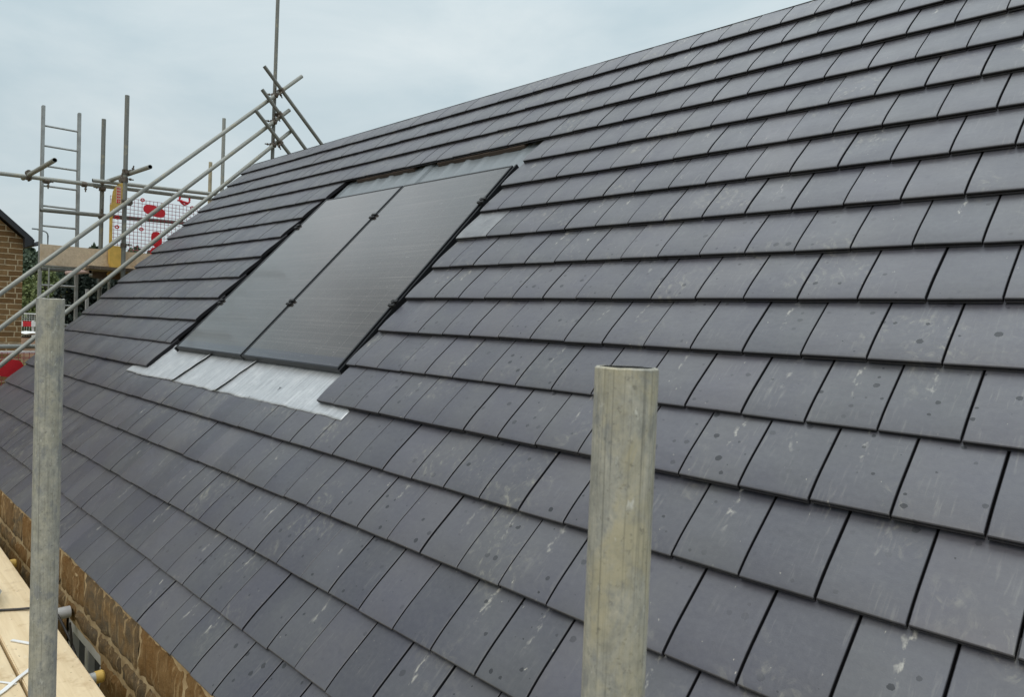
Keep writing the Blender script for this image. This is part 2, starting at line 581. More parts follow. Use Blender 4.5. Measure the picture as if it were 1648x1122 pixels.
def mat_brick():
    s = NB('ironstone_block_wall')
    o = s.n('TexCoord').outputs['Object']
    sp = s.n('SeparateXYZ')
    s.l(o, sp.inputs[0])
    cb = s.n('CombineXYZ')
    s.l(sp.outputs[1], cb.inputs[0])
    s.l(sp.outputs[2], cb.inputs[1])
    br = s.n('TexBrick', offset=0.43, squash=0.72, squash_frequency=3)
    br.inputs['Scale'].default_value = 1.0
    br.inputs['Brick Width'].default_value = 0.25
    br.inputs['Row Height'].default_value = 0.094
    br.inputs['Mortar Size'].default_value = 0.010
    br.inputs['Mortar Smooth'].default_value = 0.3
    br.inputs['Bias'].default_value = -0.1
    br.inputs['Color1'].default_value = (0.17, 0.095, 0.040, 1)
    br.inputs['Color2'].default_value = (0.29, 0.18, 0.085, 1)
    br.inputs['Mortar'].default_value = (0.50, 0.40, 0.26, 1)
    wv = s.n('VectorMath', operation='MULTIPLY_ADD')
    wn = s.n('TexNoise', Scale=5.0, Detail=3.0)
    s.l(o, wn.inputs['Vector'])
    s.l(wn.outputs['Color'], wv.inputs[0])
    wv.inputs[1].default_value = (0.03, 0.018, 0)
    s.l(cb.outputs[0], wv.inputs[2])
    s.l(wv.outputs[0], br.inputs['Vector'])
    nz = s.noise(o, 9, 5, 0.65)
    base = s.mix(s.math('MULTIPLY', s.ramp(nz, (0.45, 0.0), (0.7, 1.0)), 0.45), br.outputs['Color'], (0.085, 0.060, 0.035))
    h = s.math('ADD', s.math('MULTIPLY', br.outputs['Fac'], -1.0), s.math('MULTIPLY', s.noise(o, 30, 4), 0.5))
    s.bump(h, 0.8, 0.02)
    return s.set(base, 0.9, 0.0, 0.2)


def mat_leaf(name, a, b):
    s = NB(name)
    at = s.n('Attribute', attribute_name='tilernd')
    sp = s.n('SeparateColor')
    s.l(at.outputs['Color'], sp.inputs[0])
    base = s.mix(sp.outputs[0], a, b)
    m = s.set(base, 0.6, 0.0, 0.25)
    s.b.inputs['Subsurface Weight'].default_value = 0.0
    return m


def mat_ground():
    s = NB('site_ground')
    o = s.coord('Object')
    n = s.noise(o, 0.08, 6, 0.6)
    n2 = s.noise(o, 1.3, 6, 0.65)
    dirt = s.mix(n2, (0.13, 0.085, 0.05), (0.24, 0.17, 0.11))
    gras = s.mix(n2, (0.075, 0.085, 0.025), (0.15, 0.14, 0.05))
    return s.set(s.mix(s.ramp(n, (0.42, 0.0), (0.58, 1.0)), dirt, gras), 0.95, 0, 0.1)


TILE = mat_tile()
TUBE_NEAR = mat_tube('weathered_galvanised_post', True)
TUBE_GREY = mat_tube('grey_galvanised_post', True, yel=0.4)
TUBE = mat_tube('galvanised_tube', tone=(0.335, 0.345, 0.315))
TUBE_DARK = mat_tube('dull_galvanised_tube', tone=(0.20, 0.205, 0.185))
TUBE_IN = simple('tube_inside', (0.03, 0.03, 0.03), 0.8)
COUPLER = simple('rusty_coupler', (0.15, 0.125, 0.10), 0.6, 0.5, 0.5, 40)
ALU = simple('ladder_aluminium', (0.37, 0.385, 0.375), 0.45, 0.35, 0.2, 10)
LEAD = mat_lead()
GLASS = mat_glass()
FRAME = simple('black_anodised_frame', (0.008, 0.009, 0.011), 0.45, 0.1, 0.2)
BLACK = simple('black_rubber', (0.012, 0.012, 0.013), 0.6)
TRAY = mat_tray()
DECK = simple('dark_underlay', (0.018, 0.018, 0.02), 0.9)
BATTEN = mat_wood('brown_treated_batten', (0.085, 0.062, 0.050), (0.15, 0.115, 0.095), 1, False)
STONE = mat_stone('ironstone', ((0.185, 0.098, 0.033), (0.120, 0.094, 0.062), (0.235, 0.145, 0.062)))
MORTAR = mat_mortar()
BOARD = mat_wood('pale_scaffold_board', (0.66, 0.51, 0.31), (0.79, 0.64, 0.42))
OLDBOARD = mat_wood('weathered_scaffold_board', (0.50, 0.40, 0.28), (0.68, 0.56, 0.41))
DARKBOARD = mat_wood('dirty_board_edge', (0.10, 0.075, 0.055), (0.20, 0.155, 0.115))
BRICK = mat_brick()
FASCIA = simple('black_roof_trim', (0.020, 0.022, 0.027), 0.5)
REDPL = simple('red_plastic', (0.62, 0.022, 0.035), 0.45, 0, 0.15)
MESHRED = simple('dark_red_plastic_mesh', (0.36, 0.055, 0.085), 0.5, 0, 0.2)
YELPL = simple('yellow_plastic', (0.62, 0.41, 0.095), 0.5, 0, 0.2, 9)
WHITE = simple('white_plastic', (0.78, 0.78, 0.76), 0.5, 0, 0.08)
PALEGREY = simple('pale_grey_plastic', (0.52, 0.53, 0.53), 0.45, 0, 0.15)
PANE = simple('dark_window_glass', (0.02, 0.023, 0.028), 0.08, 0, 0.1)
CABLE = simple('dark_cable', (0.035, 0.032, 0.03), 0.5)
LEAF_A = mat_leaf('leaf_mid_green', (0.095, 0.125, 0.042), (0.21, 0.24, 0.10))
LEAF_B = mat_leaf('leaf_dark_green', (0.040, 0.064, 0.044), (0.10, 0.135, 0.082))
LEAF_C = mat_leaf('leaf_olive', (0.10, 0.11, 0.035), (0.20, 0.20, 0.08))
LEAF_D = mat_leaf('leaf_painted_shade', (0.012, 0.020, 0.016), (0.030, 0.042, 0.030))  # shade under the deck put into the leaf colour
BARK = simple('bark', (0.09, 0.07, 0.05), 0.9)
GROUND = mat_ground()
STEEL = simple('grey_lamp_steel', (0.22, 0.24, 0.25), 0.5, 0.4)

# ------------------------------------------------------------------ ground
def ground_z(x, y):
    d = max(0.0, -x - 17.0)
    z = -3.9
    if d > 0:
        z += 1.9 * (1 - math.exp(-d / 14.0)) + 0.012 * d
    return z + 0.12 * noise.noise(Vector((x * 0.09, y * 0.09, 0)))


xs = sorted(set([-1500, -900, -500, -300, -220, -160, -120, 200, 500, 1200] + list(range(-100, 81, 4)) + list(range(-48, -8, 2))))
ys = sorted(set([-1200, -500, -250, -120, 200, 320, 600, 1200] + list(range(-80, 121, 5)) + list(range(-8, 30, 2))))
gv = [(x, y, ground_z(x, y)) for x in xs for y in ys]
ny = len(ys)
gf = [(i * ny + j, (i + 1) * ny + j, (i + 1) * ny + j + 1, i * ny + j + 1) for i in range(len(xs) - 1) for j in range(ny - 1)]
g = link('ground', pydata('ground', gv, gf, 60), GROUND)
tag(g, kind='structure')

# ------------------------------------------------------------------ the house and its tiled roof
TH = 0.8114830043555227
CT, ST = math.cos(TH), math.sin(TH)
TW, GA = 0.192, 0.24958            # tile cover width, course gauge


def roof(u, v, h):
    return (u, v * CT - h * ST, v * ST + h * CT)


X_VERGE = -42.87 * TW
X_RIGHT = 7.0 * TW
V_EAVE = -7.84 * GA
V_RIDGE = 9.88 * GA
HOLE_L, HOLE_R = -26.32 * TW, -13.36 * TW
house = empty('house', (0, 0, -3.9), 'stone house under a steep dark grey tiled roof that fills the picture', 'house')

STEP = 0.0285
SLOPE = STEP / GA


def profile(v0, v1):
    """top line of one tile from the nose up: (v, h, is_bottom)"""
    def top(dv):
        c = 0.0075 * (1 - max(0.0, 1 - dv / 0.105) ** 2)
        return c - SLOPE * dv
    pr = [(0.030, -0.0205), (0.0040, -0.0202), (0.0012, -0.0188), (0.0014, -0.0142), (0.0130, -0.0132), (0.0130, -0.0094), (0.0010, -0.0084), (0.0, -0.0030), (0.0026, -0.0006)]
    for dv in (0.007, 0.016, 0.03, 0.048, 0.07, 0.1, 0.17, 0.25):
        if v0 + dv < v1 - 0.01:
            pr.append((dv, top(dv)))
    pr.append((v1 - v0, top(v1 - v0)))
    return pr


TV, TF, TUV, TLOC, TRND = [], [], [], [], []


def add_tile(u0, u1, v0, v1, raise_=0.0, dusty=False):
    gap = 0.0020 + rng.random() * 0.0018
    a, b = u0 + gap, u1 - gap
    rr = (rng.random(), rng.random(), rng.random())
    if dusty:
        rr = (rr[0], 1.75, rr[2])
    roll = rng.uniform(-0.009, 0.009) - 0.004
    lift = rng.uniform(-0.0010, 0.0018) + raise_
    dv_ = rng.uniform(-0.0022, 0.0022)
    skew = rng.uniform(-0.009, 0.009)
    pr = profile(v0, v1)
    c = 0.0021
    mid = (a + b) / 2
    cols = [(a, 1), (a + c, 0), (b - c, 0), (b, 1)]
    base = len(TV)
    np_ = len(pr)
    FL = (1, 1, 0.35, 0.3, 1, 1, 0.8, 0.6, 0.05)  # painted shade up the nose: full in the undercut, weaker on the lips
    for (u, edge) in cols:
        for k, (dv, h) in enumerate(pr):
            hh = h + lift + roll * (u - mid)
            if edge and k >= 7:
                hh -= 0.0013
            TV.append(roof(u, v0 + dv + dv_ + skew * (u - mid), hh))
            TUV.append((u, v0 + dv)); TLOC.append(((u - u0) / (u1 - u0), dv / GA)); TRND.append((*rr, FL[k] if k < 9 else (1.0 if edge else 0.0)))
    for ci in range(3):
        for k in range(np_ - 1):
            p = base + ci * np_ + k
            q = base + (ci + 1) * np_ + k
            TF.append((p, q, q + 1, p + 1))
    # side walls
    for ci, flip in ((0, True), (3, False)):
        u = cols[ci][0]
        sb = len(TV)
        for k, (dv, h) in enumerate(pr):
            hb = -0.0202 - SLOPE * max(0, dv - 0.004) + lift + roll * (u - mid)
            TV.append(roof(u, v0 + dv + dv_ + skew * (u - mid), min(hb, h - 0.0002)))
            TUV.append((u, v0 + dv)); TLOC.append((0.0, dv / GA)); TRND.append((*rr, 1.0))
        for k in range(8, np_ - 1):
            p = base + ci * np_ + k
            f = (p, p + 1, sb + k + 1, sb + k)
            TF.append(f if flip else f[::-1])


def course(k, ua, ub, v0, v1):
    off = 0.0 if k % 2 == 0 else 0.5
    j0 = math.ceil(ua / TW - off + 0.42)
    edges = [ua]
    j = j0
    while (j + off) * TW < ub - 0.42 * TW:
        edges.append((j + off) * TW + rng.uniform(-0.0012, 0.0012))
        j += 1
    edges.append(ub)
    for a, b in zip(edges, edges[1:]):
        add_tile(a, b, v0, v1, 0.006 if k == -3 else 0.0, k == 2 and abs(a - HOLE_R) < 0.03)


for k in range(-8, 10):
    v0 = k * GA if k > -8 else V_EAVE
    v1 = min((k + 1) * GA + 0.055, V_RIDGE)
    if -3 <= k <= 5:
        hl = HOLE_L + (0.0, -0.008, 0.01)[k % 3] + (0.05 if k >= 4 else 0) + (0.06 if k == 5 else 0)
        course(k, X_VERGE, hl, v0, v1)
        course(k, HOLE_R + (0.006 if k % 2 else 0.0) + (-0.0 if k != -2 else -0.02), X_RIGHT, v0, v1)
    else:
        course(k, X_VERGE, X_RIGHT, v0, v1)
me = pydata('roof_tiles', TV, TF, 24)
for nm, arr in (('metres', TUV), ('local', TLOC)):
    ul = me.uv_layers.new(name=nm)
    flat = []
    for lp in me.loops:
        flat.extend(arr[lp.vertex_index])
    ul.data.foreach_set('uv', flat)
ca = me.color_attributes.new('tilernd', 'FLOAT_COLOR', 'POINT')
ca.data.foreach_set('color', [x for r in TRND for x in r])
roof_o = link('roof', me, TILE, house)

# deck under the tiles (with the recess under the panels) and the rear slope
bm = bmesh.new()


def slab(bm, u0, u1, v0, v1, h0, h1):
    vs = [bm.verts.new(roof(u, v, h)) for h in (h0, h1) for (u, v) in ((u0, v0), (u1, v0), (u1, v1), (u0, v1))]
    for f in ((0, 3, 2, 1), (4, 5, 6, 7), (0, 1, 5, 4), (1, 2, 6, 5), (2, 3, 7, 6), (3, 0, 4, 7)):
        bm.faces.new([vs[i] for i in f])


slab(bm, X_VERGE + 0.02, X_RIGHT - 0.02, V_EAVE + 0.05, V_RIDGE - 0.02, -0.20, -0.065)
link('roof_deck', bm_mesh(bm, 'roof_deck'), DECK, house)
RX, RZ = V_RIDGE * CT, V_RIDGE * ST
bm = bmesh.new()
for i in range(18):                                     # rear slope in stepped courses
    a, b = i * GA, (i + 1) * GA
    def rp(u, d, h): return (u, RX + 0.02 + d * CT + h * ST, RZ - d * ST + h * CT)
    vs = [bm.verts.new(rp(u, d, h)) for u, d, h in ((X_VERGE, a, -0.016), (X_RIGHT, a, -0.016), (X_RIGHT, b, 0), (X_VERGE, b, 0), (X_VERGE, b, -0.016), (X_RIGHT, b, -0.016))]
    bm.faces.new((vs[0], vs[1], vs[2], vs[3]))
    bm.faces.new((vs[3], vs[2], vs[5], vs[4]))
me = bm_mesh(bm, 'rear_roof_slope')
link('rear_roof_slope', me, simple('rear_tiles', (0.105, 0.11, 0.094), 0.5), house)
# ridge batten and tile nails
bm = bmesh.new()
slab(bm, X_VERGE + 0.03, X_RIGHT - 0.03, V_RIDGE - 0.012, V_RIDGE + 0.016, -0.06, -0.036)
link('ridge_batten', bm_mesh(bm, 'ridge_batten'), BATTEN, house)
bm = bmesh.new()
add_cyl(bm, (0, 0, -0.004), (0, 0, 0.003), 0.0055, 8)
nail_me = bm_mesh(bm, 'nail')
nq = Vector((0, -ST, CT)).to_track_quat('Z', 'Y')
for j in range(-34, 5):
    u = (j + 0.5 + 0.62 + rng.uniform(-.05, .05)) * TW
    link('nail', nail_me, PALEGREY, house, roof(u, V_RIDGE - 0.022, -0.0190), nq)
# packing battens under the course above the panels
for (a, b) in ((-24.75, -20.55), (-19.0, -14.25)):
    bm = bmesh.new()
    slab(bm, a * TW, b * TW, 6 * GA - 0.008, 6 * GA + 0.03, -0.052, -0.0235)
    link('packing_batten', bm_mesh(bm, 'packing_batten'), BATTEN, house)

# stone eaves wall: individual rough blocks in one wall mesh
WY = -1.312
SV, SF, SR, SM = [], [], [], []


def stone_block(x0, x1, z0, z1):
    r = (rng.random(), rng.random(), rng.random())
    nx, nz = max(4, int((x1 - x0) / 0.025)), max(4, int((z1 - z0) / 0.025))
    prot = rng.uniform(0.002, 0.010)
    b = len(SV)
    for i in range(nx + 1):
        for k in range(nz + 1):
            fx, fz = i / nx, k / nz
            x = x0 + (x1 - x0) * fx
            z = z0 + (z1 - z0) * fz
            e = min(fx, 1 - fx) * (x1 - x0), min(fz, 1 - fz) * (z1 - z0)
            ed = min(e)
            rim = min(1.0, ed / 0.022)
            y = WY - (prot + 0.007) * (rim ** 0.6) + 0.006 + 0.010 * noise.fractal(Vector((x * 13 + r[0] * 40, z * 16, 3.1)), 0.7, 2.0, 4)
            jx = 0.006 * noise.noise(Vector((x * 19, z * 19, 7.7))) if ed < 0.03 else 0
            SV.append((x + jx, y, z + jx)); SR.append(r)
    for i in range(nx):
        for k in range(nz):
            p = b + i * (nz + 1) + k
            SF.append((p, p + nz + 1, p + nz + 2, p + 1)); SM.append(0)


zt = -1.428
heights = [0.024, 0.205, 0.095, 0.215, 0.14, 0.22, 0.10, 0.20]
joint = 0.016
WIN = (-3.74, -3.10, -1.79)          # opening left, right, head
z = zt
for hi_, h in enumerate(heights):
    z1, z0 = z, z - h
    x = -8.2 + rng.random() * 0.2
    while x < X_RIGHT - 0.1:
        wdt = rng.uniform(0.24, 0.50) if h > 0.12 else rng.uniform(0.18, 0.36)
        xa, xb = x, min(x + wdt, X_RIGHT - 0.06)
        if z0 < WIN[2] and xb > WIN[0] and xa < WIN[1]:
            if xa < WIN[0] - 0.08: stone_block(xa, WIN[0], z0, min(z1, z1))
            if xb > WIN[1] + 0.08: stone_block(WIN[1], xb, z0, z1)
        elif xb - xa > 0.06:
            stone_block(xa, xb, z0, z1)
        x = xb + joint * rng.uniform(0.7, 1.5)
    z = z0 - joint * rng.uniform(0.8, 1.4)
zlow = z
# mortar face with a wavy surface
nb0 = len(SV)
dx = 0.03
nxm = int((X_RIGHT + 8.22) / dx)
nzm = int((zt - zlow) / dx)
for i in range(nxm + 1):
    for k in range(nzm + 1):
        x = -8.22 + (X_RIGHT + 8.16) * i / nxm
        zz = zlow + (zt - zlow) * k / nzm
        SV.append((x, WY + 0.0035 + 0.005 * noise.fractal(Vector((x * 9, zz * 9, 0.5)), 0.6, 2, 3), zz)); SR.append((0, 0, 0))
for i in range(nxm):
    for k in range(nzm):
        xm = -8.22 + (X_RIGHT + 8.16) * (i + .5) / nxm
        zm = zlow + (zt - zlow) * (k + .5) / nzm
        if WIN[0] < xm < WIN[1] and zm < WIN[2]:
            continue
        p = nb0 + i * (nzm + 1) + k
        SF.append((p, p + nzm + 1, p + nzm + 2, p + 1)); SM.append(1)
# plain lower wall, rear wall and gables behind
def quad(*pts):
    b = len(SV)
    for p in pts:
        SV.append(p); SR.append((rng.random(), 0, 0))
    SF.append(tuple(range(b, b + len(pts)))); SM.append(0)


YB = 2 * RX - WY
quad((-8.22, WY + .004, -3.9), (WIN[0], WY + .004, -3.9), (WIN[0], WY + .004, zlow), (-8.22, WY + .004, zlow))
quad((WIN[1], WY + .004, -3.9), (X_RIGHT - .06, WY + .004, -3.9), (X_RIGHT - .06, WY + .004, zlow), (WIN[1], WY + .004, zlow))
quad((-8.22, YB, -3.9), (X_RIGHT - .06, YB, -3.9), (X_RIGHT - .06, YB, zt), (-8.22, YB, zt))
for xg in (-8.20, X_RIGHT - .07):
    quad((xg, WY, -3.9), (xg, YB, -3.9), (xg, YB, zt - .02), (xg, RX, RZ - .25), (xg, WY, zt - .02))
me = pydata('stone_wall', SV, SF, 50)
ca = me.color_attributes.new('tilernd', 'FLOAT_COLOR', 'POINT')
ca.data.foreach_set('color', [x for r in SR for x in (*r, 1.0)])
me.materials.append(STONE); me.materials.append(MORTAR)
me.polygons.foreach_set('material_index', SM)
link('wall', me, [STONE, MORTAR], house)
# window head below the eaves, pale frame and dark pane
bm = bmesh.new()
add_box(bm, (WIN[0], WY + 0.015, WIN[2] - 0.075), (WIN[1], WY + 0.085, WIN[2] - 0.001), 0.004)
add_box(bm, (WIN[0], WY + 0.015, -2.9), (WIN[0] + 0.07, WY + 0.085, WIN[2] - 0.078), 0.004)
add_box(bm, (WIN[1] - 0.07, WY + 0.015, -2.9), (WIN[1], WY + 0.085, WIN[2] - 0.078), 0.004)
add_box(bm, (-3.44, WY + 0.018, -2.9), (-3.38, WY + 0.085, WIN[2] - 0.078), 0.004)
win = link('window', bm_mesh(bm, 'window'), PALEGREY, house)
bm = bmesh.new()
add_box(bm, (WIN[0] + 0.06, WY + 0.05, -2.9), (WIN[1] - 0.06, WY + 0.06, WIN[2] - 0.06))
link('pane', bm_mesh(bm, 'pane'), PANE, win)

# ------------------------------------------------------------------ solar panels, tray and lead
PV0, PV1 = -2.15 * GA, 4.84 * GA
PANELS = ((-4.868, -3.775, 'left black solar panel beside the far cut tiles, clearer dark cloud reflections'),
          (-3.757, -2.612, 'right black solar panel next to the near grey tiles, its thick right edge showing'))
pan_objs = []
P_TOP = 0.004
for i, (a, b, lab) in enumerate(PANELS):
    root = empty('solar_panel', roof((a + b) / 2, PV0, -0.03), lab, 'solar panel', 'solar panels set into the roof')
    pan_objs.append(root)
    bm = bmesh.new()
    fw = 0.012
    def rbox(bm, u0, u1, v0, v1, h0, h1, bev=0.0015):
        n0 = len(bm.verts)
        slab(bm, u0, u1, v0, v1, h0, h1)
        if bev:
            bm.verts.ensure_lookup_table()
            vs = bm.verts[n0:]
            es = list(set(e for v in vs for e in v.link_edges))
            bmesh.ops.bevel(bm, geom=es, offset=bev, segments=2, affect='EDGES')
    rbox(bm, a, b, PV0, PV0 + fw, -0.036, P_TOP)
    rbox(bm, a, b, PV1 - fw, PV1, -0.034, P_TOP)
    rbox(bm, a, a + fw, PV0 + fw + .0003, PV1 - fw - .0003, -0.034, P_TOP)
    rbox(bm, b - fw, b, PV0 + fw + .0003, PV1 - fw - .0003, -0.034, P_TOP)
    o = link('frame', bm_mesh(bm, 'panel_frame'), FRAME, root)
    bm = bmesh.new()
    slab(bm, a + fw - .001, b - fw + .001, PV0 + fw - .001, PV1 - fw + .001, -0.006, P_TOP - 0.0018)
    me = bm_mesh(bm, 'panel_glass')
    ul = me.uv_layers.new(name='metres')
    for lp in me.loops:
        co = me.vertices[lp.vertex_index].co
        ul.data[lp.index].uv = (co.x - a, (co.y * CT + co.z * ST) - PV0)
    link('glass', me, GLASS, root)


def clamp(root, u, k, wide):
    bm = bmesh.new()
    v = k * GA
    for s in (-0.022, 0.008):
        slab(bm, u - wide, u + wide, v + s, v + s + 0.016, P_TOP + 0.0015, P_TOP + 0.012)
    slab(bm, u - 0.008, u + 0.008, v - 0.03, v + 0.032, -0.03, P_TOP + 0.006)
    add_cyl(bm, roof(u, v, P_TOP), roof(u, v, P_TOP + 0.017), 0.0075, 6)
    link('clamp', bm_mesh(bm, 'clamp'), BLACK, root)


for k in (-0.22, 3.38):
    clamp(pan_objs[0], -4.878, k, 0.024)
    clamp(pan_objs[1], -3.766, k, 0.030)
    clamp(pan_objs[1], -2.604, k, 0.026)

# ribbed tray: slopes under the panels and shows above them
tray = empty('mounting_tray', roof(-3.76, PV1, -0.04), 'pale blue-grey ribbed plastic tray showing above the solar panels', 'mounting tray')
VU = []
tv, tf = [], []
nu = 230
ua, ub = -4.925, -2.565
vs_ = [PV0 - 0.01, PV1 - 0.03, PV1 + 0.02, PV1 + 0.10, PV1 + 0.19, 6 * GA + 0.06]
for i in range(nu + 1):
    u = ua + (ub - ua) * i / nu
    ph = ((u - ua) / 0.19) % 1.0
    rib = max(0.0, min(1.0, (0.22 - abs(ph - 0.5)) / 0.14))
    big = 0.018 if abs(u + 3.766) < 0.045 else 0.0
    for j, v in enumerate(vs_):
        h = -0.047 + (0.0065 + 0.0035 * math.sin(u * 7)) * rib * (1 if j > 1 else 0.3) + (big if j > 1 else 0)
        h -= 0.006 * max(0, j - 2) / 3.0
        tv.append(roof(u, v, h)); VU.append((u, v))
m_ = len(vs_)
for i in range(nu):
    for j in range(m_ - 1):
        p = i * m_ + j
        tf.append((p, p + m_, p + m_ + 1, p + 1))
me = pydata('tray_sheet', tv, tf, 40)
ul = me.uv_layers.new(name='metres')
for lp in me.loops:
    ul.data[lp.index].uv = VU[lp.vertex_index]
link('ribbed_sheet', me, TRAY, tray)
bm = bmesh.new()                                        # dark side upstands of the tray
slab(bm, -2.606, -2.592, PV0 - 0.01, PV1 + 0.02, -0.046, -0.004)
link('side_channel', bm_mesh(bm, 'side_channel'), FRAME, tray)
bm = bmesh.new()
slab(bm, -4.905, -4.890, PV0 - 0.01, PV1 + 0.02, -0.046, -0.004)
link('side_channel', bm_mesh(bm, 'side_channel'), FRAME, tray)
bm = bmesh.new()
slab(bm, -3.774, -3.759, PV0 - 0.005, PV1, -0.033, -0.012)
link('centre_rail', bm_mesh(bm, 'centre_rail'), FRAME, tray)


def lead_sheet(u0, u1, label, skew0, skew1, seam=False, hoff=0.0):
    nu, nv = max(14, int((u1 - u0) / 0.018)), 22
    v_lo, v_hi = -3.265 * GA, PV0 + 0.05
    tv, tf, uvs = [], [], []
    for i in range(nu + 1):
        for j in range(nv + 1):
            fu, fv = i / nu, j / nv
            v = v_lo + (v_hi - v_lo) * fv
            ua_ = u0 + skew0 * (1 - fv) + 0.008 * noise.noise(Vector((u0 * 9, fv * 5, 1)))
            ub_ = u1 + skew1 * (1 - fv) + 0.008 * noise.noise(Vector((u1 * 9, fv * 5, 1)))
            u = ua_ + (ub_ - ua_) * fu
            vv = v + (0.010 * noise.noise(Vector((u * 6, 2.0, 0.3))) + 0.004 * noise.noise(Vector((u * 30, 2.0, 0.3)))) * (1 - fv)
            # follows the course below, then drops onto the tray edge under the panels
            k4 = vv + 4 * GA
            h = max(0.0075 - SLOPE * k4 + 0.0030, -0.043)
            lim = min(1.0, max(0.0, (vv + 2.99 * GA) / 0.012))
            u = u + lim * (min(max(u, HOLE_L + 0.012), HOLE_R - 0.012) - u)
            wr = noise.fractal(Vector((u * 11, vv * 3.0, 4.2 + u0)), 0.6, 2, 3)
            h += 0.0024 * wr + 0.0018 * abs(noise.noise(Vector((u * 26, vv * 4, 9.0))))
            edge = (1 - fu) * (u1 - u0)
            lift = (0.013 * max(0.0, 1 - edge / 0.06)) if seam else 0.0
            h += hoff + lift
            tv.append(roof(u, vv, h)); uvs.append((u, vv))
    for i in range(nu):
        for j in range(nv):
            p = i * (nv + 1) + j
            tf.append((p, p + nv + 1, p + nv + 2, p + 1))
    # folded edge gives the sheet its thickness
    n = len(tv)
    me = pydata('lead', tv, tf, 60)
    ul = me.uv_layers.new(name='metres')
    for lp in me.loops:
        ul.data[lp.index].uv = uvs[lp.vertex_index]
    o = link('lead_flashing', me, LEAD)
    md = o.modifiers.new('thick', 'SOLIDIFY')
    md.thickness = 0.0025
    md.offset = -1
    return tag(o, label, 'lead flashing', 'lead sheets below the solar panels')


lead_sheet(-5.38, -4.27, 'leftmost silvery lead sheet, tucked under the cut tiles at the panels’ lower left', 0.0, -0.115, True, 0.0034)
lead_sheet(-4.30, -3.585, 'middle silvery lead sheet between the two dark overlapping seams', -0.115, -0.09, True, 0.0017)
lead_sheet(-3.625, -2.255, 'widest silvery lead sheet, its right end creased under the grey tiles', -0.09, -0.005, False, 0.0)

# ------------------------------------------------------------------ scaffold pieces
def tube_mesh(L_, r=0.02415, wall=0.0035, seg=20, hollow=True, jag=0.0):
    bm = bmesh.new()
    nseg = 1
    def ring(rr, z):
        return [bm.verts.new((rr * math.cos(2 * math.pi * i / seg), rr * math.sin(2 * math.pi * i / seg), z + (jag * noise.noise(Vector((math.cos(2 * math.pi * i / seg) * 2, math.sin(2 * math.pi * i / seg) * 2, 3))) if jag else 0))) for i in range(seg)]
    def strip(a, b, m=0):
        for i in range(seg):
            j = (i + 1) % seg
            f = bm.faces.new((a[i], a[j], b[j], b[i])); f.material_index = m
    o0, o1, o2 = ring(r, 0), ring(r, L_ - 0.0012), ring(r - 0.0012, L_)
    i2, i1 = ring(r - wall, L_), ring(r - wall, max(0, L_ - 0.12))
    strip(o0, o1); strip(o1, o2); strip(o2, i2); strip(i2, i1, 1)
    f = bm.faces.new(i1); f.material_index = 1
    ob = ring(r - wall, 0); ib = ring(r - wall, 0.12)
    strip(ob, o0); strip(ib, ob, 1)
    f = bm.faces.new(ib[::-1]); f.material_index = 1
    return bm_mesh(bm, 'tube', 40)


def tube(name, a, b, mat, parent=None, r=0.02415, seg=14, jag=0.0):
    a, b = Vector(a), Vector(b)
    me = tube_mesh((b - a).length, r, seg=seg, jag=jag)
    return link(name, me, [mat, TUBE_IN], parent, a, (b - a).to_track_quat('Z', 'Y'))


# near posts in front of the lens
gp = 'scaffold poles standing in front of the roof'
o = tube('scaffold_pole', (0.352, -1.9125, ground_z(0.35, -1.9)), (0.327, -1.894, -0.156), TUBE_NEAR, seg=48, jag=0.0004)
tag(o, 'large blotchy scaffold pole nearest the camera, cement-stained with a pale open top', 'scaffold pole', gp)
o = tube('scaffold_pole', (-1.10, -1.976, ground_z(-1, -2)), (-0.993, -1.993, -0.111), TUBE_GREY, seg=40, jag=0.001)
tag(o, 'upright grey scaffold pole at the left, standing beside the pale boards', 'scaffold pole', gp)


def coupler_mesh():
    bm = bmesh.new()
    add_cyl(bm, (0, 0, -0.026), (0, 0, 0.026), 0.033, 14)
    add_cyl(bm, (-0.026, 0.052, 0), (0.026, 0.052, 0), 0.033, 14)
    add_box(bm, (-0.02, 0.018, -0.022), (0.02, 0.04, 0.022))
    add_cyl(bm, (0.03, -0.022, 0.012), (0.085, -0.030, 0.012), 0.008, 6)
    add_cyl(bm, (0.04, -0.022, 0.012), (0.058, -0.026, 0.012), 0.015, 6)
    add_cyl(bm, (0.012, 0.075, 0.03), (0.018, 0.085, 0.085), 0.008, 6)
    add_cyl(bm, (0.013, 0.077, 0.038), (0.015, 0.080, 0.056), 0.015, 6)
    return bm_mesh(bm, 'coupler', 40)


COUP = coupler_mesh()


def coupler(parent, p, axis, toward):
    """axis: tube it grips; toward: direction to the other tube"""
    z_ = Vector(axis).normalized()
    y_ = Vector(toward)
    y_ = (y_ - z_ * y_.dot(z_)).normalized()
    x_ = y_.cross(z_)
    q = Matrix((x_, y_, z_)).transposed().to_quaternion()
    return link('coupler', COUP, COUPLER, parent, Vector(p), q)


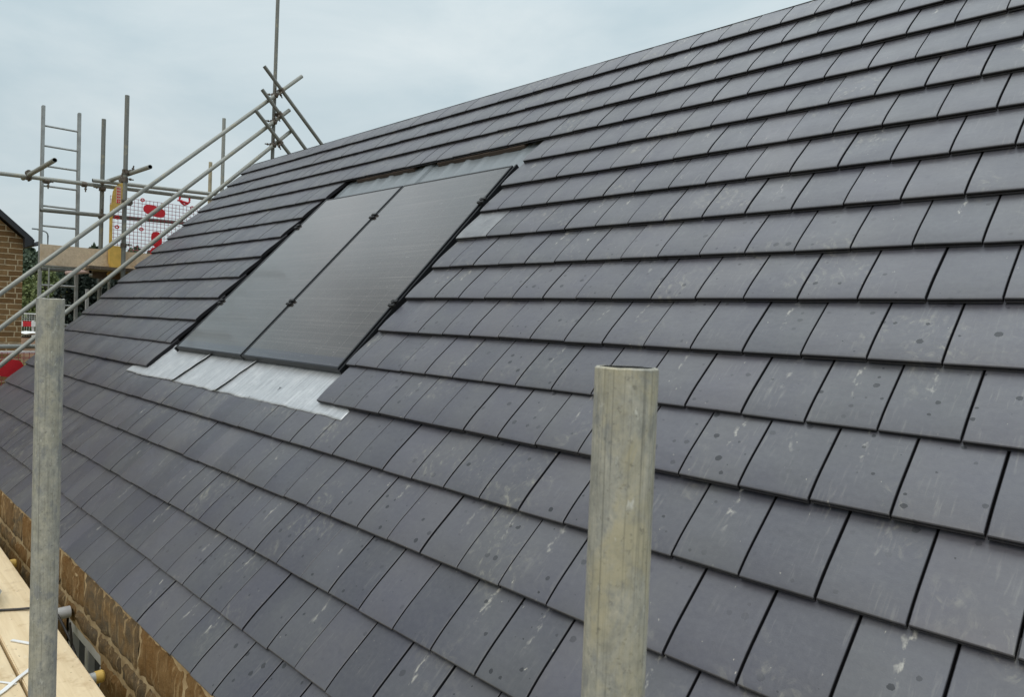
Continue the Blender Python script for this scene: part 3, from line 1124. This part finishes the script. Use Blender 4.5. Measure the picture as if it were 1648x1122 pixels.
gs = empty('gable_scaffold', (-8.5, 0.3, -3.9), 'grey tube guard rails climbing along the far roof edge, crossed at the ridge', 'scaffold')
def lerp(a, b, t): return Vector(a) + (Vector(b) - Vector(a)) * t
XR = -8.465
T = [((XR, -1.9, -0.99), (XR, 2.465, 3.138)), ((XR, -1.9, -1.365), (XR, 2.30, 2.645)), ((XR, -1.9, -1.79), (XR, 2.355, 2.395))]
rails = [tube('guard_rail', a, b, TUBE, gs) for a, b in T]
XC = -8.415
XT = [((XC, 1.905, 3.105), (XC, 3.9, 1.18)), ((XC, 1.885, 2.80), (XC, 3.9, 0.787)), ((XC, 1.805, 2.515), (XC, 3.9, 0.515))]
cross = [tube('guard_rail', a, b, TUBE_DARK, gs) for a, b in XT]
s1 = tube('standard', (-8.515, 2.075, -3.9), (-8.515, 2.115, 4.6), TUBE_DARK, gs)
s2 = tube('standard', (-8.515, 0.312, -3.9), (-8.515, 0.318, 2.35), TUBE_DARK, gs)
up = (0, 0, 1)
for (p, ax) in (((-8.515, 2.095, 2.79), 0), ((-8.515, 2.09, 2.44), 1), ((-8.515, 2.09, 2.135), 2)):
    coupler(s1, p, up, (1, 0, 0))
for (a, b), yz in zip(XT, ((2.16, 2.855), (2.14, 2.545), (2.16, 2.17))):
    d = Vector(b) - Vector(a)
    tpar = (yz[0] - a[1]) / (b[1] - a[1])
    coupler(gs, lerp(a, b, tpar), d, (-1, 0, 0))
coupler(s2, (-8.515, 0.315, 1.47), up, (0, 1, 0.0))
coupler(s2, (-8.515, 0.315, 1.38), up, (-1, -0.3, 0.0))
coupler(s2, (-8.515, 0.315, 1.12), up, (0.2, 1, 0.0))
coupler(s2, (-8.515, 0.315, 0.62), up, (-1, 0.2, 0.0))
tube('transom', (-9.5, 0.372, 1.475), (-7.85, 0.372, 1.455), TUBE, gs)
tube('lower_rail', (-8.55, -2.2, -0.585), (-8.55, -0.2, -0.56), TUBE, gs)

ac = empty('access_scaffold', (-9.35, 0.3, -3.9), 'far tube scaffold with boarded deck and level rails behind the roof edge', 'scaffold')
a1 = tube('standard', (-9.35, 0.285, -3.9), (-9.35, 0.302, 2.22), TUBE_DARK, ac)
a2 = tube('standard', (-9.35, 1.785, -3.9), (-9.35, 1.79, 2.57), TUBE, ac)
tube('standard', (-9.55, 1.70, -3.9), (-9.55, 1.70, 1.98), simple('cream_tube', (0.42, 0.37, 0.25), 0.6), ac)
tube('ledger', (-9.30, -3.2, 1.29), (-9.30, 1.92, 1.437), TUBE, ac)
tube('ledger', (-9.25, 0.165, 1.432), (-9.25, 2.0, 1.51), TUBE, ac)
tube('ledger', (-9.30, -0.36, 1.005), (-9.30, 1.9, 1.08), TUBE_DARK, ac)
tube('ledger', (-9.30, -0.34, 0.318), (-9.30, 1.9, 0.33), TUBE_DARK, ac)
tube('standard', (-9.25, -0.27, -3.9), (-9.25, -0.27, 0.33), TUBE, ac, r=0.009)
tube('standard', (-9.6, 0.36, -3.9), (-9.6, 0.36, 0.26), TUBE, ac, r=0.019)
tube('standard', (-9.5, 0.44, -3.9), (-9.5, 0.44, 0.22), TUBE, ac, r=0.014)
tr = tube('transom', (-9.6, -0.48, 1.385), (-8.093, -0.48, 1.40), TUBE, ac)
tr2 = tube('transom', (-9.2, -0.10, 0.283), (-8.9, 0.075, 0.308), simple('pinkish_tube', (0.46, 0.33, 0.29), 0.6), ac)
tag(tr2, 'pinkish scaffold tube')
tr3 = tube('transom', (-9.7, 0.285, 0.295), (-8.93, 0.285, 0.295), TUBE_DARK, ac)
bm = bmesh.new()
add_cyl(bm, (-8.932, 0.285, 0.295), (-8.885, 0.285, 0.295), 0.029, 14)
link('end_cap', bm_mesh(bm, 'end_cap', 40), YELPL, tr3)
coupler(a1, (-9.35, 0.295, 1.36), up, (1, 0, 0))
coupler(a1, (-9.35, 0.293, 1.02), up, (1, 0, 0))
coupler(ac, (-9.30, -0.48, 1.362), (0, 1, 0.03), (0, 0, 1))
coupler(ac, (-9.30, -0.30, 1.35), (0, 1, 0.03), (-1, 0, 0.3))
coupler(ac, (-9.30, 0.09, 1.375), (0, 1, 0.03), (-1, 0, 0.3))
bm = bmesh.new()
add_box(bm, (-9.275, -0.36, 0.362), (-9.237, 1.75, 0.605), 0.004)
tb = link('toe_board', bm_mesh(bm, 'toe_board'), OLDBOARD, ac)
for i in range(4):
    bm = bmesh.new()
    x0 = -9.22 + i * 0.165
    add_box(bm, (x0, 0.0 + 0.05 * rng.random() - i * 0.02, 0.322), (x0 + 0.155, 1.7, 0.358 + 0.004 * (i % 2)), 0.004)
    link('deck_board', bm_mesh(bm, 'deck_board'), DARKBOARD if i % 2 else OLDBOARD, ac)
bm = bmesh.new()
add_box(bm, (-8.99, 0.12, 0.235), (-8.95, 1.6, 0.315), 0.004)
link('deck_bearer', bm_mesh(bm, 'deck_bearer'), DARKBOARD, ac)

# white square post under the deck
bm = bmesh.new()
add_box(bm, (-0.02, -0.017, -3.95), (0.02, 0.017, 0.12), 0.002)
o = link('square_post', bm_mesh(bm, 'square_post'), PALEGREY, None, (-9.8, 0.272, 0))
tag(o, 'pale square post standing under the far scaffold deck', 'post')

# ladder
lad = empty('ladder', (-9.6, -0.1, -3.9), 'tall aluminium ladder rising above the far scaffold at the left', 'ladder')
for (y0, y1) in ((-0.300, -0.288), (0.108, 0.094)):
    a, b = Vector((-9.6, y0, -3.9)), Vector((-9.6, y1, 2.29))
    bm = bmesh.new()
    add_box(bm, (-0.030, -0.0165, 0), (0.030, 0.0165, (b - a).length), 0.004)
    link('stile', bm_mesh(bm, 'stile'), ALU, lad, a, (b - a).to_track_quat('Z', 'Y'))
zr = 2.055
while zr > -3.8:
    bm = bmesh.new()
    add_cyl(bm, (-9.6, -0.29, zr), (-9.6, 0.10, zr + 0.004), 0.0125, 8)
    link('rung', bm_mesh(bm, 'rung', 40), ALU, lad)
    zr -= 0.2405

# brick guards (red plastic mesh panels)
def brick_guard(x, y0, y1, z0, z1, label, plates, dots, hook=None, pitch=0.046):
    root = empty('brick_guard', (x, (y0 + y1) / 2, z0), label, 'brick guard', 'red mesh brick guards')
    bm = bmesh.new()
    y = y0
    while y <= y1 + 1e-6:
        add_cyl(bm, (x, y, z0), (x, y, z1), 0.0030, 5); y += pitch
    z = z0
    while z <= z1 + 1e-6:
        add_cyl(bm, (x + 0.004, y0, z), (x + 0.004, y1, z), 0.0030, 5); z += pitch
    link('mesh_grid', bm_mesh(bm, 'mesh_grid', 50), MESHRED, root)
    for (cy, cz, w_, h_, tilt) in plates:
        bm = bmesh.new()
        n = 28
        vs0, vs1 = [], []
        for i in range(n):
            an = 2 * math.pi * i / n
            ex = 2.6
            c_, s_ = math.cos(an), math.sin(an)
            py = w_ / 2 * math.copysign(abs(c_) ** (2 / ex), c_)
            pz = h_ / 2 * math.copysign(abs(s_) ** (2 / ex), s_)
            py, pz = py * math.cos(tilt) - pz * math.sin(tilt), py * math.sin(tilt) + pz * math.cos(tilt)
            vs0.append(bm.verts.new((x + 0.008, cy + py, cz + pz)))
            vs1.append(bm.verts.new((x + 0.016, cy + py, cz + pz)))
        bm.faces.new(vs1); bm.faces.new(vs0[::-1])
        for i in range(n):
            j = (i + 1) % n
            bm.faces.new((vs0[i], vs0[j], vs1[j], vs1[i]))
        link('plate', bm_mesh(bm, 'plate'), REDPL, root)
    for (cy, cz) in dots:
        bm = bmesh.new()
        add_path(bm, [(x + 0.012, cy + 0.021 * math.cos(t * math.pi / 6), cz + 0.017 * math.sin(t * math.pi / 6)) for t in range(13)], 0.008, 6)
        link('ring', bm_mesh(bm, 'ring', 50), REDPL, root)
    if hook:
        cy, cz = hook
        bm = bmesh.new()
        add_path(bm, spline([(x + .02, cy - .06, cz + .05), (x + .02, cy - .06, cz), (x + .02, cy, cz - .045), (x + .02, cy + .06, cz), (x + .02, cy + .06, cz + .05)], 5), 0.013, 6)
        add_path(bm, [(x + .02, cy - .09, cz + .0), (x + .02, cy - .03, cz + .005)], 0.012, 6)
        add_path(bm, [(x + .02, cy - .04, cz - .005), (x + .02, cy + .05, cz - .02)], 0.016, 6)
        link('hook', bm_mesh(bm, 'hook', 50), REDPL, root)
    return root


brick_guard(-9.27, 0.372, 1.72, 0.36, 1.285, 'tall red mesh guard with an oval plate, hung on the far scaffold rails',
            [(0.885, 1.16, 0.27, 0.135, -0.20), (0.92, 0.80, 0.13, 0.20, 0.1), (0.99, 0.66, 0.30, 0.13, 0.25), (0.72, 0.50, 0.07, 0.05, 0)],
            [(0.74, 1.281), (0.734, 0.909), (0.45, 0.903), (0.45, 1.02), (1.36, 1.27)], (1.255, 1.34))
brick_guard(-8.72, -1.35, -0.38, -1.45, -0.64, 'low red mesh guard with a solid red plate, at the left picture edge',
            [(-0.735, -0.81, 0.26, 0.19, 0.0), (-0.98, -0.69, 0.2, 0.10, 0.2), (-0.95, -0.93, 0.14, 0.05, 0.0)], [], None, 0.05)
bm = bmesh.new()
add_box(bm, (-8.80, -2.2, -0.652), (-8.76, -0.2, -0.628), 0.003)
link('edge_strip', bm_mesh(bm, 'edge_strip'), WHITE, gs)

# yellow plastic guard with an open middle
yg = empty('ladder_guard', (-9.2, 0.43, 0.37), 'tall yellow plastic guard with open middle and red print, leaning on the far scaffold', 'safety guard')
bm = bmesh.new()
hp = []
def hood(y, z): return (-9.2, y, z)
outl = [(0.372, 1.10), (0.366, 1.20), (0.382, 1.33), (0.415, 1.40), (0.47, 1.445), (0.53, 1.45), (0.535, 1.20), (0.50, 1.185)]
f0 = [bm.verts.new((-9.215, y, z)) for y, z in outl]
f1 = [bm.verts.new((-9.19, y, z)) for y, z in outl]
bm.faces.new(f1); bm.faces.new(f0[::-1])
for i in range(len(outl)):
    j = (i + 1) % len(outl)
    bm.faces.new((f0[i], f0[j], f1[j], f1[i]))
link('hood', bm_mesh(bm, 'hood'), YELPL, yg)
for (ya, yb, dx_) in ((0.352, 0.384, 0.0), (0.494, 0.52, 0.0)):
    bm = bmesh.new()
    add_box(bm, (-9.222, ya, 0.62), (-9.192, yb, 1.17), 0.004)
    link('side_strip', bm_mesh(bm, 'side_strip'), YELPL, yg)
bm = bmesh.new()
vs = [(0.345, 0.66), (0.515, 0.66), (0.50, 0.44), (0.478, 0.395), (0.372, 0.39), (0.352, 0.44)]
f0 = [bm.verts.new((-9.23, y, z)) for y, z in vs]
f1 = [bm.verts.new((-9.17, y * 0.96 + 0.016, z)) for y, z in vs]
bm.faces.new(f1); bm.faces.new(f0[::-1])
for i in range(6):
    j = (i + 1) % 6
    bm.faces.new((f0[i], f0[j], f1[j], f1[i]))
link('lower_box', bm_mesh(bm, 'lower_box'), YELPL, yg)
bm = bmesh.new()
add_box(bm, (-9.189, 0.415, 1.19), (-9.186, 0.468, 1.40), mat=0)
lb = link('print_label', bm_mesh(bm, 'print_label'), simple('pale_pink_label', (0.62, 0.45, 0.36), 0.6), yg)
bm = bmesh.new()
for z in (1.37, 1.335, 1.30, 1.265, 1.23, 1.205):
    add_box(bm, (-9.1855, 0.422, z - 0.011), (-9.1845, 0.440, z + 0.010))
    add_box(bm, (-9.1855, 0.445, z - 0.008), (-9.1845, 0.461, z + 0.006))
link('red_print', bm_mesh(bm, 'red_print'), REDPL, lb)

# ------------------------------------------------------------------ working platform beside the eaves
BZ = -1.65
bl = ['pale scaffold board next to the stone wall, flecked with dirt', 'second pale scaffold board out from the stone wall, under the white offcuts',
      'third pale scaffold board out from the stone wall', 'fourth pale scaffold board out from the stone wall']
ang = -0.0172
for i in range(4):
    bm = bmesh.new()
    add_box(bm, (-4.4, -0.1085, -0.038), (4.0, 0.1085, 0.0), 0.004)
    o = link('scaffold_board', bm_mesh(bm, 'scaffold_board'), BOARD, None, (-2.4 + 0.0, -1.482 - 0.1085 - i * 0.229, BZ - 0.0005 * i), Euler((0, 0, ang)))
    tag(o, bl[i], 'scaffold board', 'boards of the platform beside the wall')
for i, (x, y1, capped, lab) in enumerate(((-2.73, -1.40, True, 'stub of grey tube with yellow end cap, poking out at the picture bottom'),
                                     (-4.576, -1.39, True, 'far stub of tube with a yellow cap between pale boards and stone wall'),
                                     (-3.57, -1.332, False, 'uncapped pale grey tube butting against the stone wall behind the left pole'))):
    root = empty('platform_tube', (x, -2.6, BZ - 0.066), lab, 'scaffold tube', 'tubes under the platform boards')
    tube('tube', (x, -2.6, BZ - 0.066), (x, y1 - 0.03 if capped else y1, BZ - 0.066), simple('clean_grey_tube', (0.42, 0.43, 0.41), 0.5, 0.2) if capped else PALEGREY, root, r=0.0242 if capped else 0.03, seg=24)
    if capped:
        bm = bmesh.new()
        add_cyl(bm, (x, y1 - 0.034, BZ - 0.066), (x, y1 - 0.006, BZ - 0.066), 0.0268, 24)
        add_cyl(bm, (x, y1 - 0.006, BZ - 0.066), (x, y1, BZ - 0.066), 0.0268, 24, 0.022)
        link('end_cap', bm_mesh(bm, 'end_cap', 40), YELPL, root)

# black cable over the boards and down the gap
bm = bmesh.new()
add_path(bm, spline([(-3.72, -1.80, BZ + .012), (-3.63, -1.68, BZ + .007), (-3.56, -1.57, BZ + .008), (-3.50, -1.485, BZ + .012), (-3.45, -1.43, BZ - 0.005), (-3.37, -1.395, BZ - 0.09), (-3.27, -1.385, BZ - .15), (-3.17, -1.39, BZ - 0.22), (-3.1, -1.4, BZ - .5)], 8), 0.0065, 8)
o = link('cable', bm_mesh(bm, 'cable', 60), CABLE)
tag(o, 'thin black cable crossing the pale boards and dropping beside the wall', 'cable')
bm = bmesh.new()
add_path(bm, spline([(-3.30, -1.398, BZ - 0.02), (-3.29, -1.39, BZ - 0.12), (-3.29, -1.385, BZ - .3)], 6), 0.006, 8)
o = link('cable', bm_mesh(bm, 'cable', 60), CABLE)
tag(o, 'short black cable hanging straight down in front of the grey window head', 'cable')


def strip(pts, wdt, thick, label):
    bm = bmesh.new()
    pts = [Vector(p) for p in pts]
    top, bot = [], []
    for i, p in enumerate(pts):
        t = (pts[min(i + 1, len(pts) - 1)] - pts[max(0, i - 1)]).normalized()
        n = Vector((-t.y, t.x, 0)) * wdt / 2 * (1 + 0.1 * math.sin(i * 2.1))
        top.append((bm.verts.new(p + n + Vector((0, 0, thick))), bm.verts.new(p - n + Vector((0, 0, thick)))))
        bot.append((bm.verts.new(p + n), bm.verts.new(p - n)))
    for i in range(len(pts) - 1):
        bm.faces.new((top[i][0], top[i][1], top[i + 1][1], top[i + 1][0]))
        bm.faces.new((top[i][0], top[i + 1][0], bot[i + 1][0], bot[i][0]))
        bm.faces.new((top[i][1], bot[i][1], bot[i + 1][1], top[i + 1][1]))
    for i in (0, -1):
        bm.faces.new((top[i][0], top[i][1], bot[i][1], bot[i][0]))
    o = link('plastic_strip', bm_mesh(bm, 'plastic_strip'), WHITE)
    return tag(o, label, 'plastic strip', 'white offcuts on the boards')


strip([(-2.62, -1.84, BZ + .003), (-2.69, -1.765, BZ + .004), (-2.77, -1.70, BZ + .006), (-2.86, -1.622, BZ + .003)], 0.018, 0.004, 'long crumpled white plastic strip at the bottom left corner')
strip([(-3.185, -1.655, BZ + .003), (-3.12, -1.615, BZ + .003), (-3.05, -1.575, BZ + .003)], 0.014, 0.004, 'short white plastic strip half hidden behind the left pole')
strip([(-2.86, -1.82, BZ + .002), (-2.76, -1.745, BZ + .002), (-2.725, -1.72, BZ + .002)], 0.010, 0.002, 'thin faint white strip lying left of the crumpled one')

# crumpled clear bag at the picture edge
bm = bmesh.new()
bmesh.ops.create_icosphere(bm, subdivisions=4, radius=1.0)
for v in bm.verts:
    n = noise.fractal(v.co * 1.8, 0.6, 2, 4) * 0.28 + 0.12 * abs(noise.noise(v.co * 5))
    v.co = Vector((v.co.x * 0.24, v.co.y * 0.11, max(-0.05, v.co.z * 0.075))) * (1 + n)
me = bm_mesh(bm, 'plastic_bag', 30)
s = NB('clear_crumpled_plastic')
s.set((0.72, 0.74, 0.76), 0.22, 0.0, 0.6)
s.b.inputs['Transmission Weight'].default_value = 0.35
o = link('plastic_bag', me, s.m, None, (-3.80, -1.735, BZ + 0.055))
tag(o, 'crumpled translucent plastic bag on the boards at the left picture edge', 'plastic bag')

# ------------------------------------------------------------------ neighbouring house
nh = empty('brick_house', (-14, 0.337, -3.9), 'brown stone-block house with a black-edged gable at the left picture edge', 'house')
HX = -14.0
Yc, Ye, ze = 0.337, 0.46, 1.035        # wall corner, tile edge
sl = 0.915
Ym = -3.2
def rz(y): return ze + (Ye - y) * sl
wallz = rz(Yc) - 0.15
bm = bmesh.new()
prof = [(Yc, -3.95), (Yc, wallz), (Ym, rz(Ym) - 0.15), (2 * Ym - Yc, wallz), (2 * Ym - Yc, -3.95)]
fr = [bm.verts.new((HX, y, z)) for y, z in prof]
bk = [bm.verts.new((HX - 9, y, z)) for y, z in prof]
bm.faces.new(fr); bm.faces.new(bk[::-1])
for i in range(5):
    j = (i + 1) % 5
    bm.faces.new((fr[j], fr[i], bk[i], bk[j]))
bmesh.ops.recalc_face_normals(bm, faces=bm.faces)
link('wall', bm_mesh(bm, 'house_wall'), BRICK, nh)
bm = bmesh.new()
for sgn in (1, -1):
    def Yy(y): return y if sgn == 1 else 2 * Ym - y
    pts = [(Yy(Ye), ze), (Yy(Ym), rz(Ym)), (Yy(Ym), rz(Ym) - 0.06), (Yy(Ye), ze - 0.06)]
    a = [bm.verts.new((HX + 0.10, y, z)) for y, z in pts]
    b = [bm.verts.new((HX - 9.1, y, z)) for y, z in pts]
    bm.faces.new(a); bm.faces.new(b[::-1])
    for i in range(4):
        j = (i + 1) % 4
        bm.faces.new((a[j], a[i], b[i], b[j]))
bmesh.ops.recalc_face_normals(bm, faces=bm.faces)
link('roof', bm_mesh(bm, 'house_roof'), simple('dark_slate', (0.06, 0.064, 0.072), 0.5), nh)
bm = bmesh.new()
for sgn in (1, -1):
    def Yy(y): return y if sgn == 1 else 2 * Ym - y
    pts = [(Yy(Ye + .02), ze - 0.035), (Yy(Ym), rz(Ym) - 0.02), (Yy(Ym), rz(Ym) - 0.11), (Yy(Yc), rz(Yc) - 0.12), (Yy(Yc), 0.862), (Yy(Ye), 0.915)]
    a = [bm.verts.new((HX + 0.135, y, z)) for y, z in pts]
    b = [bm.verts.new((HX + 0.004, y, z)) for y, z in pts]
    bm.faces.new(a); bm.faces.new(b[::-1])
    for i in range(6):
        j = (i + 1) % 6
        bm.faces.new((a[j], a[i], b[i], b[j]))
bmesh.ops.recalc_face_normals(bm, faces=bm.faces)
link('bargeboard', bm_mesh(bm, 'bargeboard'), FASCIA, nh)
bm = bmesh.new()
pts = [(0.455, 0.985), (0.455, 0.935), (0.475, 0.905), (0.52, 0.905), (0.548, 0.935), (0.556, 0.99), (0.546, 0.99), (0.535, 0.95), (0.515, 0.93), (0.48, 0.93), (0.467, 0.95), (0.467, 0.985)]
a = [bm.verts.new((HX + 0.16, y, z)) for y, z in pts]
b = [bm.verts.new((HX - 9.1, y, z)) for y, z in pts]
n_ = len(pts)
bm.faces.new(a); bm.faces.new(b[::-1])
for i in range(n_):
    j = (i + 1) % n_
    bm.faces.new((a[j], a[i], b[i], b[j]))
bmesh.ops.recalc_face_normals(bm, faces=bm.faces)
link('gutter', bm_mesh(bm, 'gutter'), FASCIA, nh)

# ------------------------------------------------------------------ far things
lp = empty('street_lamp', (-60, 10.24, ground_z(-60, 10.24)), 'thin grey street lamp with a curved arm, far off beyond the ladder', 'street lamp')
bm = bmesh.new()
add_path(bm, [(-60, 10.24, ground_z(-60, 10.24)), (-60, 10.24, 2.0), (-60, 10.24, 5.0)] + [(-60, 10.24 - 0.3 + 0.3 * math.cos(t), 5.0 + 0.3 * math.sin(t)) for t in (0.5, 1.0, 1.57)] + [(-60, 9.6, 5.36)], 0.05, 8)
link('mast', bm_mesh(bm, 'mast', 50), STEEL, lp)
bm = bmesh.new()
add_box(bm, (-60.07, 9.25, 5.33), (-59.93, 9.65, 5.42), 0.02)
link('lamp_head', bm_mesh(bm, 'lamp_head'), STEEL, lp)


def leaf_cloud(bm_v, bm_f, rnd, c, rad, n, size, rg):
    for _ in range(n):
        while True:
            d = Vector((rg.uniform(-1, 1), rg.uniform(-1, 1), rg.uniform(-1, 1)))
            if d.length <= 1: break
        d = d.normalized() * (d.length ** 0.45)
        p = Vector(c) + Vector((d.x * rad[0], d.y * rad[1], d.z * rad[2]))
        q = Euler((rg.uniform(0, 6.3), rg.uniform(0, 6.3), rg.uniform(0, 6.3))).to_matrix()
        s_ = size * rg.uniform(0.6, 1.4)
        b = len(bm_v)
        for (x, y) in ((-1, -0.5), (0, -0.75), (1, 0.1), (0.2, 0.8), (-0.8, 0.5)):
            bm_v.append(p + q @ Vector((x * s_, y * s_, 0.15 * s_ * (x * y))))
        bm_f.append((b, b + 1, b + 2, b + 3, b + 4))
        t = rg.random()
        for _k in range(5): rnd.append(t)


def crown_mesh(blobs, n, size, seed):
    rg = random.Random(seed)
    V_, F_, R_ = [], [], []
    for (c, rad) in blobs:
        leaf_cloud(V_, F_, R_, c, rad, n, size, rg)
    me = pydata('crown', V_, F_)
    ca = me.color_attributes.new('tilernd', 'FLOAT_COLOR', 'POINT')
    ca.data.foreach_set('color', [x for r in R_ for x in (r, r, r, 1.0)])
    return me


def tree(x, y, h, r, mat, label, group, seed, n=260, leaf=0.10):
    gz = ground_z(x, y)
    root = empty('tree', (x, y, gz), label, 'tree', group)
    rg = random.Random(seed)
    bm = bmesh.new()
    add_cyl(bm, (x, y, gz - .1), (x + .1, y, gz + h * 0.55), 0.05 * h, 8, 0.02 * h)
    for k in range(5):
        an = rg.uniform(0, 6.28)
        z0 = gz + h * rg.uniform(0.2, 0.5)
        add_cyl(bm, (x, y, z0), (x + math.cos(an) * r * .7, y + math.sin(an) * r * .7, z0 + h * .3), 0.018 * h, 6, 0.006 * h)
    link('trunk', bm_mesh(bm, 'trunk', 60), BARK, root)
    blobs = []
    for k in range(11):
        fz = rg.uniform(0.12, 0.9)
        rr = r * (1.0 - 0.55 * abs(fz - 0.42) / 0.5)
        an = rg.uniform(0, 6.28)
        d = rr * rg.uniform(0.2, 0.75)
        b = r * rg.uniform(0.34, 0.55)
        blobs.append(((x + math.cos(an) * d, y + math.sin(an) * d, gz + h * fz), (b, b, b * 0.85)))
    blobs.append(((x, y, gz + h - r * .3), (r * .35, r * .35, r * .4)))
    for k in range(4):                      # looser foliage that ties the clumps together
        blobs.append(((x + rg.uniform(-.2, .2) * r, y + rg.uniform(-.2, .2) * r, gz + h * 0.48), (r * 0.95, r * 0.95, h * 0.44)))
    link('crown', crown_mesh(blobs, n, leaf, seed + 1), mat, root)


tg = 'trees behind the ladder and left house'
specs = [(-46, 6.3, 3.3, 1.2, LEAF_A, 'round mid-green tree tucked against the left house corner'),
         (-49, 7.9, 3.9, 1.5, LEAF_A, 'broad mid-green tree between the two ladder stiles'),
         (-45, 8.3, 2.9, 1.1, LEAF_C, 'small olive-green tree in front of the broad one by the ladder'),
         (-48, 9.9, 3.6, 1.5, LEAF_A, 'bushy green tree just right of the ladder, under the deck'),
         (-60, 9.6, 5.2, 2.0, LEAF_B, 'dark green tree rising behind the small olive one'),
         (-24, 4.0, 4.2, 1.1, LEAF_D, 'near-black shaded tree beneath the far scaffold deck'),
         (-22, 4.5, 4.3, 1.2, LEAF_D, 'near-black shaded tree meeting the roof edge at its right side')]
for i, (x, y, h, r, m, lab) in enumerate(specs):
    near = x > -30
    tree(x, y, h, r, m, lab, tg, 100 + i, 900 if near else 500, 0.055 if near else 0.085)
# the far wood reads as one dark mass
rg = random.Random(5)
V_, F_, R_ = [], [], []
for i in range(120):
    y = rg.uniform(4, 62)
    x = -96 - rg.uniform(0, 26)
    hz = 6.6 + 0.10 * (y - 16) + rg.uniform(-1.6, 0.3)
    hz = min(hz, 11.5)
    gz = ground_z(x, y)
    rr = rg.uniform(1.5, 2.6)
    zc = gz + 1.5
    while zc < hz:
        f = (hz - zc) / (hz - gz)
        b = max(0.45, rr * min(1.0, f * 1.7))
        leaf_cloud(V_, F_, R_, (x + rg.uniform(-.4, .4), y + rg.uniform(-.4, .4), zc), (b, b, 1.1), 60, 0.34, rg)
        zc += 1.3
me = pydata('wood', V_, F_)
ca = me.color_attributes.new('tilernd', 'FLOAT_COLOR', 'POINT')
ca.data.foreach_set('color', [x for r in R_ for x in (r, r, r, 1.0)])
o = link('wood', me, LEAF_B)
tag(o, 'distant dark wood on the skyline beyond the scaffold', 'wood', kind='stuff')

# site fence, striped barrier, sheet and sack near the far house corner
fx = -40.0
fn = empty('site_fence', (fx, 6.0, ground_z(fx, 6)), 'whitish mesh site fence running behind the striped barrier', 'fence')
bm = bmesh.new()
zb, ztp = ground_z(fx, 6) - 0.1, -0.50
y = 3.0
while y < 9.2:
    add_cyl(bm, (fx, y, zb), (fx, y, ztp), 0.007, 5); y += 0.10
z = -1.0
while z < ztp:
    add_cyl(bm, (fx, 3.0, z), (fx, 9.2, z), 0.007, 5); z += 0.10
link('mesh_panel', bm_mesh(bm, 'mesh_panel'), WHITE, fn)
bm = bmesh.new()
add_cyl(bm, (fx + .02, 2.9, ztp), (fx + .02, 9.25, ztp), 0.03, 6)
link('top_rail', bm_mesh(bm, 'top_rail'), WHITE, fn)
for y in (3.0, 5.05, 7.1, 9.2):
    bm = bmesh.new()
    add_cyl(bm, (fx - .03, y, zb), (fx - .03, y, ztp + .04), 0.03, 6)
    link('post', bm_mesh(bm, 'post'), WHITE, fn)
br = empty('striped_barrier', (fx + 1.2, 5.4, ground_z(fx, 5.4)), 'low red and white striped barrier beside the far house corner', 'barrier')
for i in range(16):
    bm = bmesh.new()
    y = 3.6 + i * 0.33
    add_box(bm, (fx + 1.17, y, -1.08), (fx + 1.21, y + 0.328, -0.83))
    link('stripe_panel', bm_mesh(bm, 'stripe_panel'), WHITE if i % 2 else REDPL, br)
for y in (3.7, 5.3, 6.9, 8.5):
    bm = bmesh.new()
    add_box(bm, (fx + 1.10, y, ground_z(fx + 1.2, y) - .05), (fx + 1.16, y + 0.06, -0.8))
    link('leg', bm_mesh(bm, 'leg'), WHITE, br)
bm = bmesh.new()
bmesh.ops.create_icosphere(bm, subdivisions=3, radius=1)
for v in bm.verts:
    v.co = Vector((v.co.x * 0.5, v.co.y * 0.44, v.co.z * 0.085)) * (1 + 0.3 * noise.noise(v.co * 2))
o = link('plastic_sheet', bm_mesh(bm, 'plastic_sheet', 40), WHITE, None, (-36, 4.62, -1.30))
tag(o, 'crumpled white sheet on a soil heap in front of the striped barrier', 'plastic sheet')
bm = bmesh.new()
bmesh.ops.create_icosphere(bm, subdivisions=3, radius=1)
for v in bm.verts:
    v.co = Vector((v.co.x * 0.2, v.co.y * 0.16, v.co.z * 0.24)) * (1 + 0.35 * noise.noise(v.co * 1.7))
o = link('sack', bm_mesh(bm, 'sack', 40), YELPL, None, (-36, 5.10, -1.19))
tag(o, 'small yellow sack beside the white sheet on the soil heap', 'sack')
# soil heap carrying both
hv, hf = [], []
nr, na = 10, 28
for i in range(nr + 1):
    for j in range(na):
        rr = i / nr
        an = 2 * math.pi * j / na
        x, y = -36 + 2.2 * rr * math.cos(an), 4.9 + 3.4 * rr * math.sin(an)
        zz = ground_z(x, y) - 0.05 + (1 - rr ** 2) * (-1.38 - ground_z(-36, 4.9)) + 0.10 * noise.noise(Vector((x * 1.5, y * 1.5, 0))) * (1 - rr)
        hv.append((x, y, zz))
for i in range(nr):
    for j in range(na):
        k = (j + 1) % na
        hf.append((i * na + j, (i + 1) * na + j, (i + 1) * na + k, i * na + k))
o = link('soil_heap', pydata('soil_heap', hv, hf, 60), simple('brown_soil', (0.16, 0.095, 0.055), 0.95, 0, 0.4, 3))
tag(o, 'low heap of brown soil beside the far house corner', 'soil heap')
